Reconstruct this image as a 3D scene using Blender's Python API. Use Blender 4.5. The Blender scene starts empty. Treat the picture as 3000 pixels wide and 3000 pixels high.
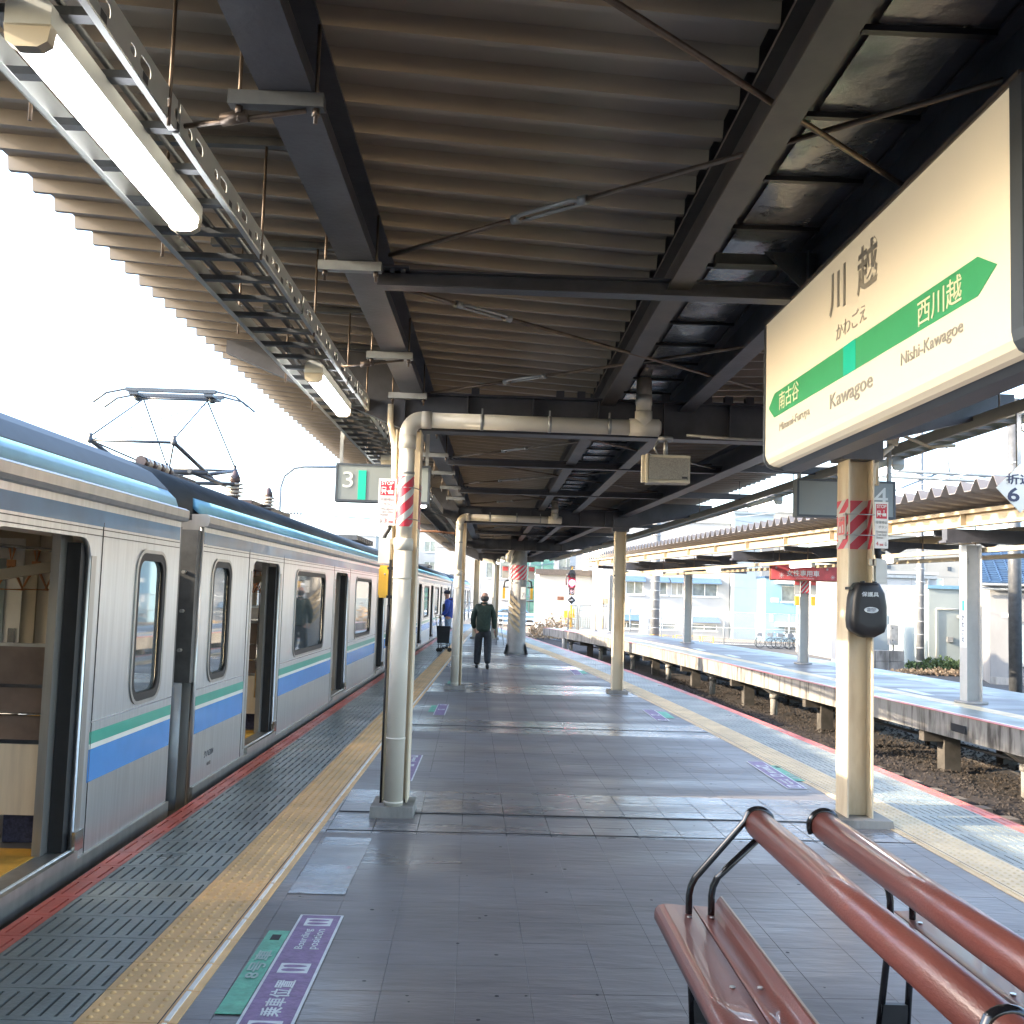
import bpy, bmesh, math, random
import numpy as np
from mathutils import Vector, Matrix, Euler
random.seed(7); RNG = np.random.default_rng(7)
S = bpy.context.scene
COL = S.collection
R = math.radians
PI = math.pi

# ------------------------------------------------------------------ camera, sky, sun, exposure
cam = bpy.data.cameras.new('camera'); camo = bpy.data.objects.new('camera', cam); COL.objects.link(camo)
cam.sensor_width = 36; cam.lens = 36.0; cam.clip_end = 3000; cam.clip_start = 0.05
_yaw, _pitch, _roll = 0.0174667, 0.0811, 0.0315
_f = Vector((math.sin(_yaw)*math.cos(_pitch), math.cos(_yaw)*math.cos(_pitch), math.sin(_pitch)))
_r = Vector((math.cos(_yaw), -math.sin(_yaw), 0)); _u = _r.cross(_f)
_cr = _r*math.cos(_roll) + _u*math.sin(_roll); _cu = -_r*math.sin(_roll) + _u*math.cos(_roll)
camo.matrix_world = Matrix.Translation((0, 0, 1.6)) @ Matrix((_cr, _cu, -_f)).transposed().to_4x4()
S.camera = camo
SUN_ELEV, SUN_AZ = 21.7, -98.0          # azimuth of the sun from +y, clockwise towards +x
wd = bpy.data.worlds.new('World'); S.world = wd; wd.use_nodes = True
nt = wd.node_tree; bg = nt.nodes['Background']
sky = nt.nodes.new('ShaderNodeTexSky'); sky.sky_type = 'NISHITA'; sky.sun_disc = False
sky.sun_elevation = R(SUN_ELEV); sky.sun_rotation = R(SUN_AZ); sky.air_density = 0.9; sky.dust_density = 2.0; sky.ozone_density = 1.2
nt.links.new(sky.outputs[0], bg.inputs[0]); bg.inputs[1].default_value = 0.15
sl = bpy.data.lights.new('sun', 'SUN'); sl.energy = 2.0; sl.angle = R(0.55); sl.color = (1.0, 0.83, 0.62)
so = bpy.data.objects.new('sun', sl); COL.objects.link(so)
_sd = Vector((math.sin(R(SUN_AZ))*math.cos(R(SUN_ELEV)), math.cos(R(SUN_AZ))*math.cos(R(SUN_ELEV)), math.sin(R(SUN_ELEV))))
so.rotation_euler = _sd.to_track_quat('Z', 'Y').to_euler()
S.view_settings.view_transform = 'Standard'; S.view_settings.look = 'None'; S.view_settings.gamma = 1
S.view_settings.use_curve_mapping = False; S.view_settings.exposure = 3.1
S.cycles.max_bounces = 7; S.cycles.diffuse_bounces = 4; S.cycles.glossy_bounces = 3; S.cycles.transparent_max_bounces = 8
S.cycles.caustics_reflective = False; S.cycles.caustics_refractive = False

# ------------------------------------------------------------------ materials
MAT = {}
def mat(name, col, rough=0.6, metal=0.0, var=0.12, scale=6.0, bump=0.0, bscale=None, stretch=(1, 1, 1), spec=0.5, col2=None, thr=None, emit=None, es=1.0, coords='Object', alpha=None, coat=0.0, rvar=0.0, trans=0.0):
    m = bpy.data.materials.new(name); m.use_nodes = True; n = m.node_tree.nodes; L = m.node_tree.links
    b = n['Principled BSDF']
    b.inputs['Roughness'].default_value = rough; b.inputs['Metallic'].default_value = metal
    b.inputs['Specular IOR Level'].default_value = spec; b.inputs['Coat Weight'].default_value = coat
    b.inputs['Transmission Weight'].default_value = trans
    tc = n.new('ShaderNodeTexCoord'); mp = n.new('ShaderNodeMapping'); mp.inputs['Scale'].default_value = stretch
    if coords == 'World':
        g = n.new('ShaderNodeNewGeometry'); L.new(g.outputs['Position'], mp.inputs[0])
    else: L.new(tc.outputs['Object'], mp.inputs[0])
    nz = n.new('ShaderNodeTexNoise'); nz.inputs['Scale'].default_value = scale; nz.inputs['Detail'].default_value = 6; nz.inputs['Roughness'].default_value = 0.6
    L.new(mp.outputs[0], nz.inputs['Vector'])
    cr = n.new('ShaderNodeValToRGB')
    lo, hi = (0.35, 0.65) if thr is None else thr
    cr.color_ramp.elements[0].position = lo; cr.color_ramp.elements[1].position = hi
    c2 = col2 if col2 else tuple(min(1, c*(1+var)) for c in col)
    c1 = col if col2 else tuple(c*(1-var) for c in col)
    cr.color_ramp.elements[0].color = (*c1, 1); cr.color_ramp.elements[1].color = (*c2, 1)
    L.new(nz.outputs['Fac'], cr.inputs[0]); L.new(cr.outputs[0], b.inputs['Base Color'])
    if rvar:
        mr = n.new('ShaderNodeMapRange'); mr.inputs['From Min'].default_value = 0.3; mr.inputs['From Max'].default_value = 0.7
        mr.inputs['To Min'].default_value = max(0.02, rough-rvar); mr.inputs['To Max'].default_value = min(1, rough+rvar)
        nz3 = n.new('ShaderNodeTexNoise'); nz3.inputs['Scale'].default_value = scale*0.6; nz3.inputs['Detail'].default_value = 4; L.new(mp.outputs[0], nz3.inputs['Vector'])
        L.new(nz3.outputs['Fac'], mr.inputs['Value']); L.new(mr.outputs[0], b.inputs['Roughness'])
    if bump:
        nb = n.new('ShaderNodeTexNoise'); nb.inputs['Scale'].default_value = bscale or scale*4; nb.inputs['Detail'].default_value = 4
        L.new(mp.outputs[0], nb.inputs['Vector'])
        bn = n.new('ShaderNodeBump'); bn.inputs['Strength'].default_value = bump; bn.inputs['Distance'].default_value = 0.02
        L.new(nb.outputs['Fac'], bn.inputs['Height']); L.new(bn.outputs[0], b.inputs['Normal'])
    if emit: b.inputs['Emission Color'].default_value = (*emit, 1); b.inputs['Emission Strength'].default_value = es
    if alpha is not None: b.inputs['Alpha'].default_value = alpha
    MAT[name] = m; return m

mat('floor_dark', (0.150, 0.143, 0.146), 0.43, var=0.16, scale=1.4, bump=0.35, bscale=9, stretch=(0.5, 1.6, 1), spec=0.7, coords='World', rvar=0.16)
mat('floor_tile', (0.16, 0.157, 0.162), 0.27, var=0.22, scale=2.5, bump=0.22, bscale=16, stretch=(0.5, 1.4, 1), spec=0.8, coords='World', rvar=0.12)
mat('grout', (0.065, 0.063, 0.066), 0.8, var=0.2)
mat('tactile', (0.74, 0.47, 0.21), 0.5, var=0.14, scale=3, coords='World', bump=0.12, bscale=60)
mat('tactile_pale', (0.66, 0.53, 0.33), 0.5, var=0.14, scale=3, coords='World', bump=0.12, bscale=60)
mat('slot_grey', (0.21, 0.235, 0.225), 0.38, var=0.22, scale=2.2, coords='World', bump=0.15, bscale=40, spec=0.7, rvar=0.12)
mat('slot_dark', (0.02, 0.024, 0.028), 0.7, var=0.2)
mat('red_line', (0.60, 0.13, 0.095), 0.4, var=0.2, scale=2.5, coords='World', bump=0.1, bscale=50, rvar=0.1)
mat('white_line', (0.78, 0.76, 0.72), 0.5, var=0.06)
mat('purple_paint', (0.20, 0.13, 0.27), 0.5, var=0.25, scale=14, coords='World', bump=0.2, bscale=60)
mat('green_paint', (0.11, 0.42, 0.29), 0.5, var=0.2, scale=14, coords='World', bump=0.2, bscale=60)
mat('mark_white', (0.62, 0.66, 0.68), 0.5, var=0.12, scale=12, coords='World')
mat('mark_faded', (0.33, 0.46, 0.42), 0.5, var=0.15, scale=12, coords='World')
mat('concrete', (0.30, 0.29, 0.27), 0.85, col2=(0.13, 0.125, 0.115), thr=(0.42, 0.68), scale=3.5, coords='World', stretch=(1, 1, 0.3), bump=0.4, bscale=30)
mat('concrete_pale', (0.30, 0.295, 0.28), 0.8, var=0.15, scale=4, coords='World', bump=0.3, bscale=40)
mat('fascia', (0.27, 0.26, 0.24), 0.85, col2=(0.07, 0.063, 0.055), thr=(0.48, 0.66), scale=5, coords='World', stretch=(1.2, 1.2, 0.22), bump=0.3, bscale=30)
mat('ballast', (0.026, 0.019, 0.015), 0.95, var=0.5, scale=9, coords='World', bump=0.9, bscale=22)
mat('stone', (0.030, 0.023, 0.018), 0.9, var=0.5, scale=4, coords='World')
mat('earth', (0.21, 0.17, 0.13), 0.95, var=0.3, scale=1.5, coords='World', bump=0.5, bscale=12)
mat('asphalt', (0.06, 0.06, 0.06), 0.9, var=0.2, scale=3, coords='World', bump=0.2)
mat('deck', (0.285, 0.248, 0.212), 0.45, var=0.08, scale=1.6, coords='World', bump=0.04, bscale=14, rvar=0.08)
mat('deck_grey', (0.17, 0.155, 0.15), 0.6, var=0.1, scale=2, coords='World')
mat('steel_dark', (0.062, 0.062, 0.072), 0.42, var=0.2, scale=5, coords='World', bump=0.08, bscale=40)
mat('steel_brown', (0.085, 0.07, 0.06), 0.45, var=0.2, scale=5, coords='World')
mat('cream', (0.50, 0.44, 0.33), 0.42, var=0.07, scale=2.0, coords='World', bump=0.05, bscale=30)
mat('cream_stained', (0.68, 0.59, 0.44), 0.5, col2=(0.44, 0.32, 0.17), thr=(0.50, 0.74), scale=3, coords='World', stretch=(1, 1, .25))
mat('pipe_cream', (0.64, 0.60, 0.51), 0.38, var=0.06, scale=3, coords='World', bump=0.04, bscale=8)
mat('galv', (0.33, 0.335, 0.33), 0.45, metal=0.5, var=0.15, scale=7, coords='World')
mat('galv_dark', (0.10, 0.105, 0.11), 0.5, metal=0.4, var=0.2, scale=7, coords='World')
mat('rod_brown', (0.16, 0.12, 0.09), 0.35, metal=0.6, var=0.25, scale=12, coords='World')
mat('foil', (0.13, 0.14, 0.155), 0.2, metal=0.45, col2=(0.26, 0.28, 0.32), thr=(0.35, 0.7), scale=2.2, coords='World', bump=0.22, bscale=14, rvar=0.08, spec=0.9)  # bluish mottling in the base colour stands in for reflections
mat('foil_warm_reflection', (0.15, 0.15, 0.165), 0.22, metal=0.4, col2=(0.30, 0.28, 0.28), thr=(0.4, 0.62), scale=3.4, coords='World', bump=0.22, bscale=14, spec=0.9)  # faint warm mottling: reflection of the paving put into the colour
mat('panel_gloss', (0.26, 0.20, 0.17), 0.14, var=0.2, scale=3, spec=1.0, coat=0.5)
mat('girder_cream', (0.34, 0.275, 0.185), 0.5, var=0.08, scale=2, coords='World')
mat('black', (0.012, 0.012, 0.014), 0.4, var=0.2)
mat('black_gloss', (0.010, 0.010, 0.012), 0.16, var=0.2, spec=0.7)
mat('rubber', (0.016, 0.017, 0.02), 0.55, var=0.2)
mat('stainless', (0.56, 0.59, 0.61), 0.30, metal=0.8, var=0.09, scale=26, stretch=(1, 1, 0.05), bump=0.03, bscale=90)
mat('stainless_dull', (0.40, 0.40, 0.39), 0.34, metal=0.75, var=0.12, scale=10, stretch=(1, 1, 0.1))
mat('stainless_bright', (0.62, 0.62, 0.61), 0.13, metal=1.0, var=0.05, scale=10)
mat('stripe_green', (0.03, 0.37, 0.28), 0.3, var=0.05, coat=0.3)
mat('stripe_white', (0.72, 0.75, 0.72), 0.35, var=0.04)
mat('stripe_blue', (0.055, 0.27, 0.70), 0.25, var=0.05, coat=0.3)
mat('band_blue', (0.035, 0.15, 0.31), 0.3, var=0.2, scale=2, coat=0.15)
mat('roof_light', (0.20, 0.47, 0.64), 0.45, var=0.08, scale=3, bump=0.1, bscale=4)
mat('roof_dark', (0.030, 0.045, 0.060), 0.55, var=0.2, scale=4, bump=0.1, bscale=12)
mat('glass_dark', (0.10, 0.13, 0.15), 0.03, metal=0.0, var=0.05, spec=1.0, alpha=0.8, coat=1.0)
mat('glass_far', (0.4, 0.45, 0.47), 0.1, var=0.1, spec=0.5, alpha=0.3)
mat('glass_door', (0.30, 0.34, 0.36), 0.1, var=0.1, alpha=0.7)
mat('glass_pale', (0.32, 0.40, 0.42), 0.05, var=0.1, spec=1.0, coat=1.0)
mat('glass_win', (0.18, 0.20, 0.19), 0.08, var=0.3, scale=2, spec=1.0, coat=0.6)
mat('interior_beige', (0.78, 0.69, 0.55), 0.55, var=0.08, scale=20, stretch=(1, 1, 0.08), coords='World')
mat('interior_white', (0.80, 0.79, 0.75), 0.45, var=0.05)
mat('floor_yellow', (0.62, 0.34, 0.05), 0.4, var=0.1, scale=20, coords='World')
mat('floor_train', (0.12, 0.12, 0.12), 0.3, var=0.1)
mat('strap_orange', (0.62, 0.26, 0.10), 0.4, var=0.06)
mat('seat_fabric', (0.05, 0.055, 0.10), 0.9, var=0.3, scale=60)
mat('yellow_paint', (0.74, 0.42, 0.045), 0.4, var=0.1, scale=6, coords='World')
mat('red_paint', (0.55, 0.03, 0.055), 0.45, var=0.08)
mat('red_sign', (0.58, 0.10, 0.11), 0.5, var=0.15, scale=4, coords='World')
mat('white_paint', (0.76, 0.76, 0.73), 0.45, var=0.05)
mat('white_wrap', (0.46, 0.455, 0.43), 0.4, var=0.05)
mat('sign_cream', (0.72, 0.67, 0.55), 0.24, var=0.02, scale=1, emit=(1.0, 0.82, 0.55), es=0.035)
mat('sign_green', (0.05, 0.36, 0.15), 0.35, var=0.04)
mat('sign_teal', (0.01, 0.52, 0.36), 0.35, var=0.04)
mat('sign_text', (0.30, 0.285, 0.25), 0.5, var=0.04)
mat('sign_cream_text', (0.80, 0.75, 0.55), 0.4, var=0.02)
mat('board_grey', (0.25, 0.28, 0.275), 0.4, var=0.06, scale=2)
mat('board_text', (0.66, 0.70, 0.68), 0.4, var=0.04)
mat('frame_grey', (0.060, 0.072, 0.088), 0.4, var=0.1)
mat('navy_text', (0.03, 0.04, 0.09), 0.5)
mat('grey_text', (0.30, 0.30, 0.30), 0.5)
mat('bench_red', (0.20, 0.062, 0.047), 0.40, var=0.12, scale=2.2, coords='World', bump=0.12, bscale=200, stretch=(1, 0.35, 1), spec=0.6, rvar=0.08, coat=0.25)
mat('bench_edge', (0.42, 0.34, 0.28), 0.35, metal=0.3, var=0.1)
mat('screw', (0.5, 0.49, 0.47), 0.3, metal=0.9)
mat('lamp_on', (0.9, 0.9, 0.9), 0.4, emit=(0.93, 0.95, 1.0), es=3.0)
mat('lamp_body', (0.52, 0.54, 0.52), 0.45, var=0.05)
mat('signal_red', (0.9, 0.1, 0.1), 0.3, emit=(1.0, 0.02, 0.06), es=6)
mat('signal_core', (0.9, 0.8, 0.8), 0.3, emit=(1.0, 0.85, 0.85), es=14)
mat('speaker_box', (0.42, 0.38, 0.30), 0.5, var=0.08)
mat('speaker_grille', (0.20, 0.19, 0.17), 0.6, var=0.4, scale=220)
mat('skin', (0.50, 0.28, 0.20), 0.55, var=0.08)
mat('hair_grey', (0.06, 0.055, 0.05), 0.7, var=0.4, scale=50)
mat('coat_green', (0.022, 0.040, 0.030), 0.85, var=0.25, scale=20, bump=0.3, bscale=18)
mat('trousers', (0.026, 0.028, 0.033), 0.85, var=0.3, scale=16, bump=0.4, bscale=22)
mat('coat_blue', (0.035, 0.085, 0.42), 0.7, var=0.2, scale=18, bump=0.3, bscale=20)
mat('jeans', (0.22, 0.33, 0.46), 0.85, var=0.25, scale=22)
mat('cap_dark', (0.018, 0.022, 0.035), 0.8, var=0.2)
mat('bag_brown', (0.07, 0.062, 0.05), 0.8, var=0.2)
mat('bag_black', (0.014, 0.015, 0.017), 0.7, var=0.2, bump=0.2)
mat('wall_white', (0.36, 0.36, 0.355), 0.8, var=0.05, scale=1.0, coords='World')
mat('wall_cream', (0.31, 0.30, 0.27), 0.8, var=0.06, scale=1.0, coords='World')
mat('wall_grey', (0.21, 0.21, 0.208), 0.8, var=0.10, scale=1.5, coords='World', stretch=(1, 1, .3))
mat('wall_blue', (0.20, 0.34, 0.44), 0.75, var=0.04, scale=1.0, coords='World')
mat('wall_panel', (0.24, 0.29, 0.32), 0.7, var=0.04, scale=1.0, coords='World')
mat('roof_tile_blue', (0.022, 0.05, 0.10), 0.35, var=0.25, scale=3, coords='World')
mat('awning_blue', (0.09, 0.16, 0.25), 0.5, var=0.1, coords='World')
mat('door_blue', (0.16, 0.31, 0.42), 0.5, var=0.04)
mat('green_metal', (0.14, 0.30, 0.24), 0.6, var=0.2, scale=2, coords='World')
mat('pole_concrete', (0.19, 0.20, 0.21), 0.75, var=0.15, scale=3, coords='World')
mat('rust', (0.22, 0.10, 0.055), 0.7, var=0.35, scale=7, coords='World')
mat('wood_sleeper', (0.14, 0.12, 0.10), 0.85, var=0.3, coords='World')
mat('ceramic_white', (0.62, 0.60, 0.55), 0.3, var=0.05)
mat('ceramic_brown', (0.08, 0.055, 0.05), 0.3, var=0.1)
mat('pole_steel', (0.24, 0.27, 0.30), 0.5, metal=0.4, var=0.1)
mat('hatch_beige', (0.42, 0.33, 0.21), 0.7, var=0.25, scale=6, coords='World')
mat('leaf', (0.05, 0.085, 0.03), 0.8, var=0.4, scale=8, coords='World')
mat('reed', (0.42, 0.29, 0.17), 0.85, var=0.3, scale=8, coords='World')
mat('leg_dark', (0.075, 0.068, 0.060), 0.85, var=0.3, scale=4, coords='World')
mat('wall_mint', (0.30, 0.34, 0.33), 0.8, var=0.04, scale=1, coords='World')
mat('car_white', (0.7, 0.72, 0.74), 0.2, var=0.03, coat=0.5)
mat('car_blue', (0.12, 0.22, 0.34), 0.2, var=0.03, coat=0.5)
mat('bike_dark', (0.05, 0.055, 0.06), 0.4, metal=0.5)
mat('bike_silver', (0.42, 0.43, 0.44), 0.35, metal=0.7)
mat('bike_red', (0.55, 0.05, 0.05), 0.45)
mat('chain_link', (0.34, 0.37, 0.38), 0.5, metal=0.4)

# ------------------------------------------------------------------ mesh helpers
def wloc(o):
    v = Vector((0, 0, 0))
    while o is not None: v += o.location; o = o.parent
    return v
def setp(o, label=None, cat=None, group=None, kind=None):
    if label: o['label'] = label
    if cat: o['category'] = cat
    if group: o['group'] = group
    if kind: o['kind'] = kind
    return o
def thing(name, label, cat, loc=(0, 0, 0), rz=0.0, group=None, kind=None):
    o = bpy.data.objects.new(name, None); COL.objects.link(o); o.empty_display_size = 0.1
    o.location = loc; o.rotation_euler = (0, 0, rz)
    return setp(o, label, cat, group, kind)
class MB:
    def __init__(s): s.v = []; s.f = []; s.mi = []; s.m = 0; s.sm = []; s.smooth = False
    def add(s, vs, fs):
        b = len(s.v); s.v += [tuple(v) for v in vs]
        for f in fs: s.f.append([b+i for i in f]); s.mi.append(s.m); s.sm.append(s.smooth)
        return s
    def hexa(s, p): return s.add(p, [(0, 3, 2, 1), (4, 5, 6, 7), (0, 1, 5, 4), (1, 2, 6, 5), (2, 3, 7, 6), (3, 0, 4, 7)])
    def box(s, a, b):
        x0, y0, z0 = a; x1, y1, z1 = b
        if x0 > x1: x0, x1 = x1, x0
        if y0 > y1: y0, y1 = y1, y0
        if z0 > z1: z0, z1 = z1, z0
        return s.hexa([(x0, y0, z0), (x1, y0, z0), (x1, y1, z0), (x0, y1, z0), (x0, y0, z1), (x1, y0, z1), (x1, y1, z1), (x0, y1, z1)])
    def bar(s, p, q, w, h, up=(0, 0, 1)):
        p = Vector(p); q = Vector(q); d = (q-p).normalized(); up = Vector(up)
        if abs(d.dot(up)) > .98: up = Vector((0, 1, 0))
        x = d.cross(up).normalized(); z = x.cross(d)
        pts = []
        for c in (p, q):
            pts += [c-x*w/2-z*h/2, c+x*w/2-z*h/2, c+x*w/2+z*h/2, c-x*w/2+z*h/2]
        return s.add(pts, [(3, 2, 1, 0), (4, 5, 6, 7), (0, 1, 5, 4), (1, 2, 6, 5), (2, 3, 7, 6), (3, 0, 4, 7)])
    def tube(s, pts, r, n=8, cap=True, sm=True):
        pts = [Vector(p) for p in pts]; rs = r if isinstance(r, (list, tuple)) else [r]*len(pts)
        d0 = (pts[1]-pts[0]).normalized(); up = Vector((0, 0, 1)) if abs(d0.z) < .9 else Vector((0, 1, 0))
        x = d0.cross(up).normalized(); vs = []
        for i, p in enumerate(pts):
            if i == 0: d = d0
            elif i == len(pts)-1: d = (p-pts[i-1]).normalized()
            else: d = ((p-pts[i-1]).normalized()+(pts[i+1]-p).normalized()).normalized()
            x = (x-d*x.dot(d)).normalized(); y = d.cross(x)
            vs += [p+(x*math.cos(a)+y*math.sin(a))*rs[i] for a in [2*PI*k/n for k in range(n)]]
        fs = []
        for i in range(len(pts)-1):
            for k in range(n): fs.append((i*n+k, i*n+(k+1) % n, (i+1)*n+(k+1) % n, (i+1)*n+k))
        o = s.smooth; s.smooth = sm; s.add(vs, fs); s.smooth = False
        if cap:
            b = len(s.v)-len(vs); s.f.append([b+k for k in range(n)][::-1]); s.mi.append(s.m); s.sm.append(False)
            s.f.append([b+(len(pts)-1)*n+k for k in range(n)]); s.mi.append(s.m); s.sm.append(False)
        s.smooth = o; return s
    def prism(s, poly, fn, t0, t1):           # poly of (a,b); fn(a,b,t)->xyz
        n = len(poly); vs = [fn(a, b, t0) for a, b in poly]+[fn(a, b, t1) for a, b in poly]
        fs = [tuple(range(n))[::-1], tuple(range(n, 2*n))]+[(i, (i+1) % n, n+(i+1) % n, n+i) for i in range(n)]
        return s.add(vs, fs)
    def ball(s, c, r, n=10, m=6, sq=(1, 1, 1)):
        c = Vector(c); vs = []; fs = []
        for i in range(m+1):
            t = PI*i/m
            for k in range(n): vs.append(c+Vector((math.sin(t)*math.cos(2*PI*k/n)*r*sq[0], math.sin(t)*math.sin(2*PI*k/n)*r*sq[1], math.cos(t)*r*sq[2])))
        for i in range(m):
            for k in range(n): fs.append((i*n+k, (i+1)*n+k, (i+1)*n+(k+1) % n, i*n+(k+1) % n))
        s.smooth = True; s.add(vs, fs); s.smooth = False; return s
    def mesh(s, name, mats):
        me = bpy.data.meshes.new(name); me.from_pydata(s.v, [], s.f)
        for m in (mats if isinstance(mats, (list, tuple)) else [mats]): me.materials.append(MAT[m])
        me.polygons.foreach_set('material_index', s.mi); me.polygons.foreach_set('use_smooth', s.sm)
        me.update(); bm = bmesh.new(); bm.from_mesh(me); bmesh.ops.recalc_face_normals(bm, faces=bm.faces); bm.to_mesh(me); bm.free()
        return me
    def build(s, name, mats, parent=None, local=False, label=None, cat=None, group=None, kind=None):
        if parent is not None and not local:
            w = wloc(parent); s.v = [(x-w.x, y-w.y, z-w.z) for x, y, z in s.v]
        o = bpy.data.objects.new(name, s.mesh(name, mats)); COL.objects.link(o); o.parent = parent
        return setp(o, label, cat, group, kind)
def inst(me, name, parent, loc, rz=0.0, kind=None, label=None):
    o = bpy.data.objects.new(name, me); COL.objects.link(o); o.parent = parent
    o.location = Vector(loc)-(wloc(parent) if parent else Vector((0, 0, 0))); o.rotation_euler = (0, 0, rz)
    return setp(o, label, kind=kind)
def copy_tree(o, parent=None):
    c = o.copy(); COL.objects.link(c); c.parent = parent
    for ch in list(o.children): copy_tree(ch, c)
    return c
def eval_mesh(o):
    bpy.context.view_layer.update()
    d = bpy.context.evaluated_depsgraph_get(); me = bpy.data.meshes.new_from_object(o.evaluated_get(d))
    data = o.data; bpy.data.objects.remove(o)
    return me
def rrect(x0, y0, x1, y1, r, n=5):
    out = []
    for cx, cy, a0 in ((x1-r, y1-r, 0), (x0+r, y1-r, 90), (x0+r, y0+r, 180), (x1-r, y0+r, 270)):
        for k in range(n+1):
            a = R(a0+90*k/n); out.append((cx+r*math.cos(a), cy+r*math.sin(a)))
    return out
def plate(outline, holes, th, fn, name, m, parent, local=False, label=None, **kw):
    """flat sheet with real holes; fn maps (a,b,t) with t in -th/2..th/2 to xyz"""
    c = bpy.data.curves.new('c', 'CURVE'); c.dimensions = '2D'; c.fill_mode = 'BOTH'; c.extrude = th/2
    for loop in [outline]+holes:
        sp = c.splines.new('POLY'); sp.points.add(len(loop)-1)
        for i, (a, b) in enumerate(loop): sp.points[i].co = (a, b, 0, 1)
        sp.use_cyclic_u = True
    o = bpy.data.objects.new('c', c); COL.objects.link(o); me = eval_mesh(o)
    w = Vector((0, 0, 0)) if (local or parent is None) else wloc(parent)
    for v in me.vertices: v.co = Vector(fn(v.co.x, v.co.y, v.co.z))-w
    me.name = name; me.materials.clear(); me.materials.append(MAT[m])
    bm = bmesh.new(); bm.from_mesh(me); bmesh.ops.remove_doubles(bm, verts=bm.verts, dist=1e-5); bmesh.ops.recalc_face_normals(bm, faces=bm.faces); bm.to_mesh(me); bm.free()
    ob = bpy.data.objects.new(name, me); COL.objects.link(ob); ob.parent = parent
    return setp(ob, label, **kw)
def text(s, org, ax, ay, w, h, m, parent, name='lettering', local=False, depth=0.0015, off=0.0, keep=False, label=None):
    """text fitted into the rectangle org + ax*w, ay*h (ax reading direction, ay up)"""
    c = bpy.data.curves.new('t', 'FONT'); c.body = s; c.extrude = 0.5; c.offset = off; c.resolution_u = 3
    o = bpy.data.objects.new('t', c); COL.objects.link(o); me = eval_mesh(o)
    co = np.array([v.co[:] for v in me.vertices]); lo = co.min(0); hi = co.max(0); sz = hi-lo
    ax = Vector(ax).normalized(); ay = Vector(ay).normalized(); az = ax.cross(ay); org = Vector(org)
    sx = w/sz[0]; sy = h/sz[1]
    if keep: sx = sy = min(sx, sy)
    wl = Vector((0, 0, 0)) if (local or parent is None) else wloc(parent)
    for v in me.vertices:
        a = (v.co.x-lo[0])*sx; b = (v.co.y-lo[1])*sy; t = (v.co.z/0.5)*depth*0.5
        if keep: a += (w-sz[0]*sx)/2; b += (h-sz[1]*sy)/2
        v.co = org+ax*a+ay*b+az*t-wl
    me.materials.clear(); me.materials.append(MAT[m]); me.name = name
    ob = bpy.data.objects.new(name, me); COL.objects.link(ob); ob.parent = parent
    return setp(ob, label)
def interp(tab, y):
    if y <= tab[0][0]: (a, b), (c, d) = tab[0], tab[1]
    elif y >= tab[-1][0]: (a, b), (c, d) = tab[-2], tab[-1]
    else:
        for i in range(len(tab)-1):
            if tab[i][0] <= y <= tab[i+1][0]: (a, b), (c, d) = tab[i], tab[i+1]; break
    return b+(d-b)*(y-a)/(c-a)
def smooth_tab(tab, step=1.0):
    ys = np.array([t[0] for t in tab]); xs = np.array([t[1] for t in tab]); g = np.arange(ys[0], ys[-1]+1e-6, step)
    v = np.interp(g, ys, xs); k = 5
    for _ in range(2):
        p = np.concatenate([v[0]+(v[0]-v[1:k+1][::-1])*1.0, v, v[-1]+(v[-1]-v[-k-1:-1][::-1])]); v = np.convolve(p, np.ones(2*k+1)/(2*k+1), 'same')[k:-k]
    return list(zip(g.tolist(), v.tolist()))
XL = smooth_tab([(-44, -2.2), (8, -2.2), (15, -2.12), (20, -2.06), (31, -1.98), (43, -1.83), (56, -1.5)])
XR = smooth_tab([(-44, 4.35), (4, 4.17), (8, 4.10), (11.4, 3.89), (18.8, 3.52), (24, 3.13), (35.5, 1.95), (53, .25), (56, -.1)])
XP = smooth_tab([(-34, 11.2), (0, 8.1), (10, 7.6), (14, 7.3), (17.8, 6.92), (24.7, 6.28), (35.7, 5.5), (43, 4.65), (50, 3.3), (53, 2.6)])
xl = lambda y: interp(XL, y); xr = lambda y: interp(XR, y); xp = lambda y: interp(XP, y)
def ang(f, y): return -math.atan((f(y+.5)-f(y-.5)))
# ================================================================== ground, tracks, platforms
gy = -1.12
# ground sheet: flat far away, small bumps near the tracks
vs, fs = [], []
gx = sorted(set([-400, -200, -100, -60, -40, -25, -15, -10] + [round(-8+i*.55, 3) for i in range(46)] + [20, 26, 34, 46, 60, 90, 150, 300, 500]))
gyv = sorted(set([-60, -30, -15] + [round(-8+i*.8, 3) for i in range(100)] + [76, 84, 95, 110, 140, 200, 350, 700, 1400]))
for j, y in enumerate(gyv):
    for i, x in enumerate(gx):
        z = gy
        if 3.5 < x < 12 and 4 < y < 48:
            z += 0.06*math.sin(x*3.1+y*1.7)*math.sin(y*2.3-x)+random.uniform(-.03, .03)
            d = x-xp(y)
            if d > -1.0: z += min(1, (d+1.0)/.9)*0.08*max(0, 1-max(0, d-.8)/2.2)
        vs.append((x, y, z))
nx = len(gx)
for j in range(len(gyv)-1):
    for i in range(nx-1): fs.append((j*nx+i, j*nx+i+1, (j+1)*nx+i+1, (j+1)*nx+i))
g = MB(); g.smooth = True; g.add(vs, fs)
g.mi = []
for j in range(len(gyv)-1):
    for i in range(nx-1):
        x = gx[i]; y = gyv[j]
        g.mi.append(0 if (x < 8.5 and y < 74) else (1 if (x < 14 or y > 70) else 2))
g.build('ground', ['ballast', 'earth', 'asphalt'], kind='structure')
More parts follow.
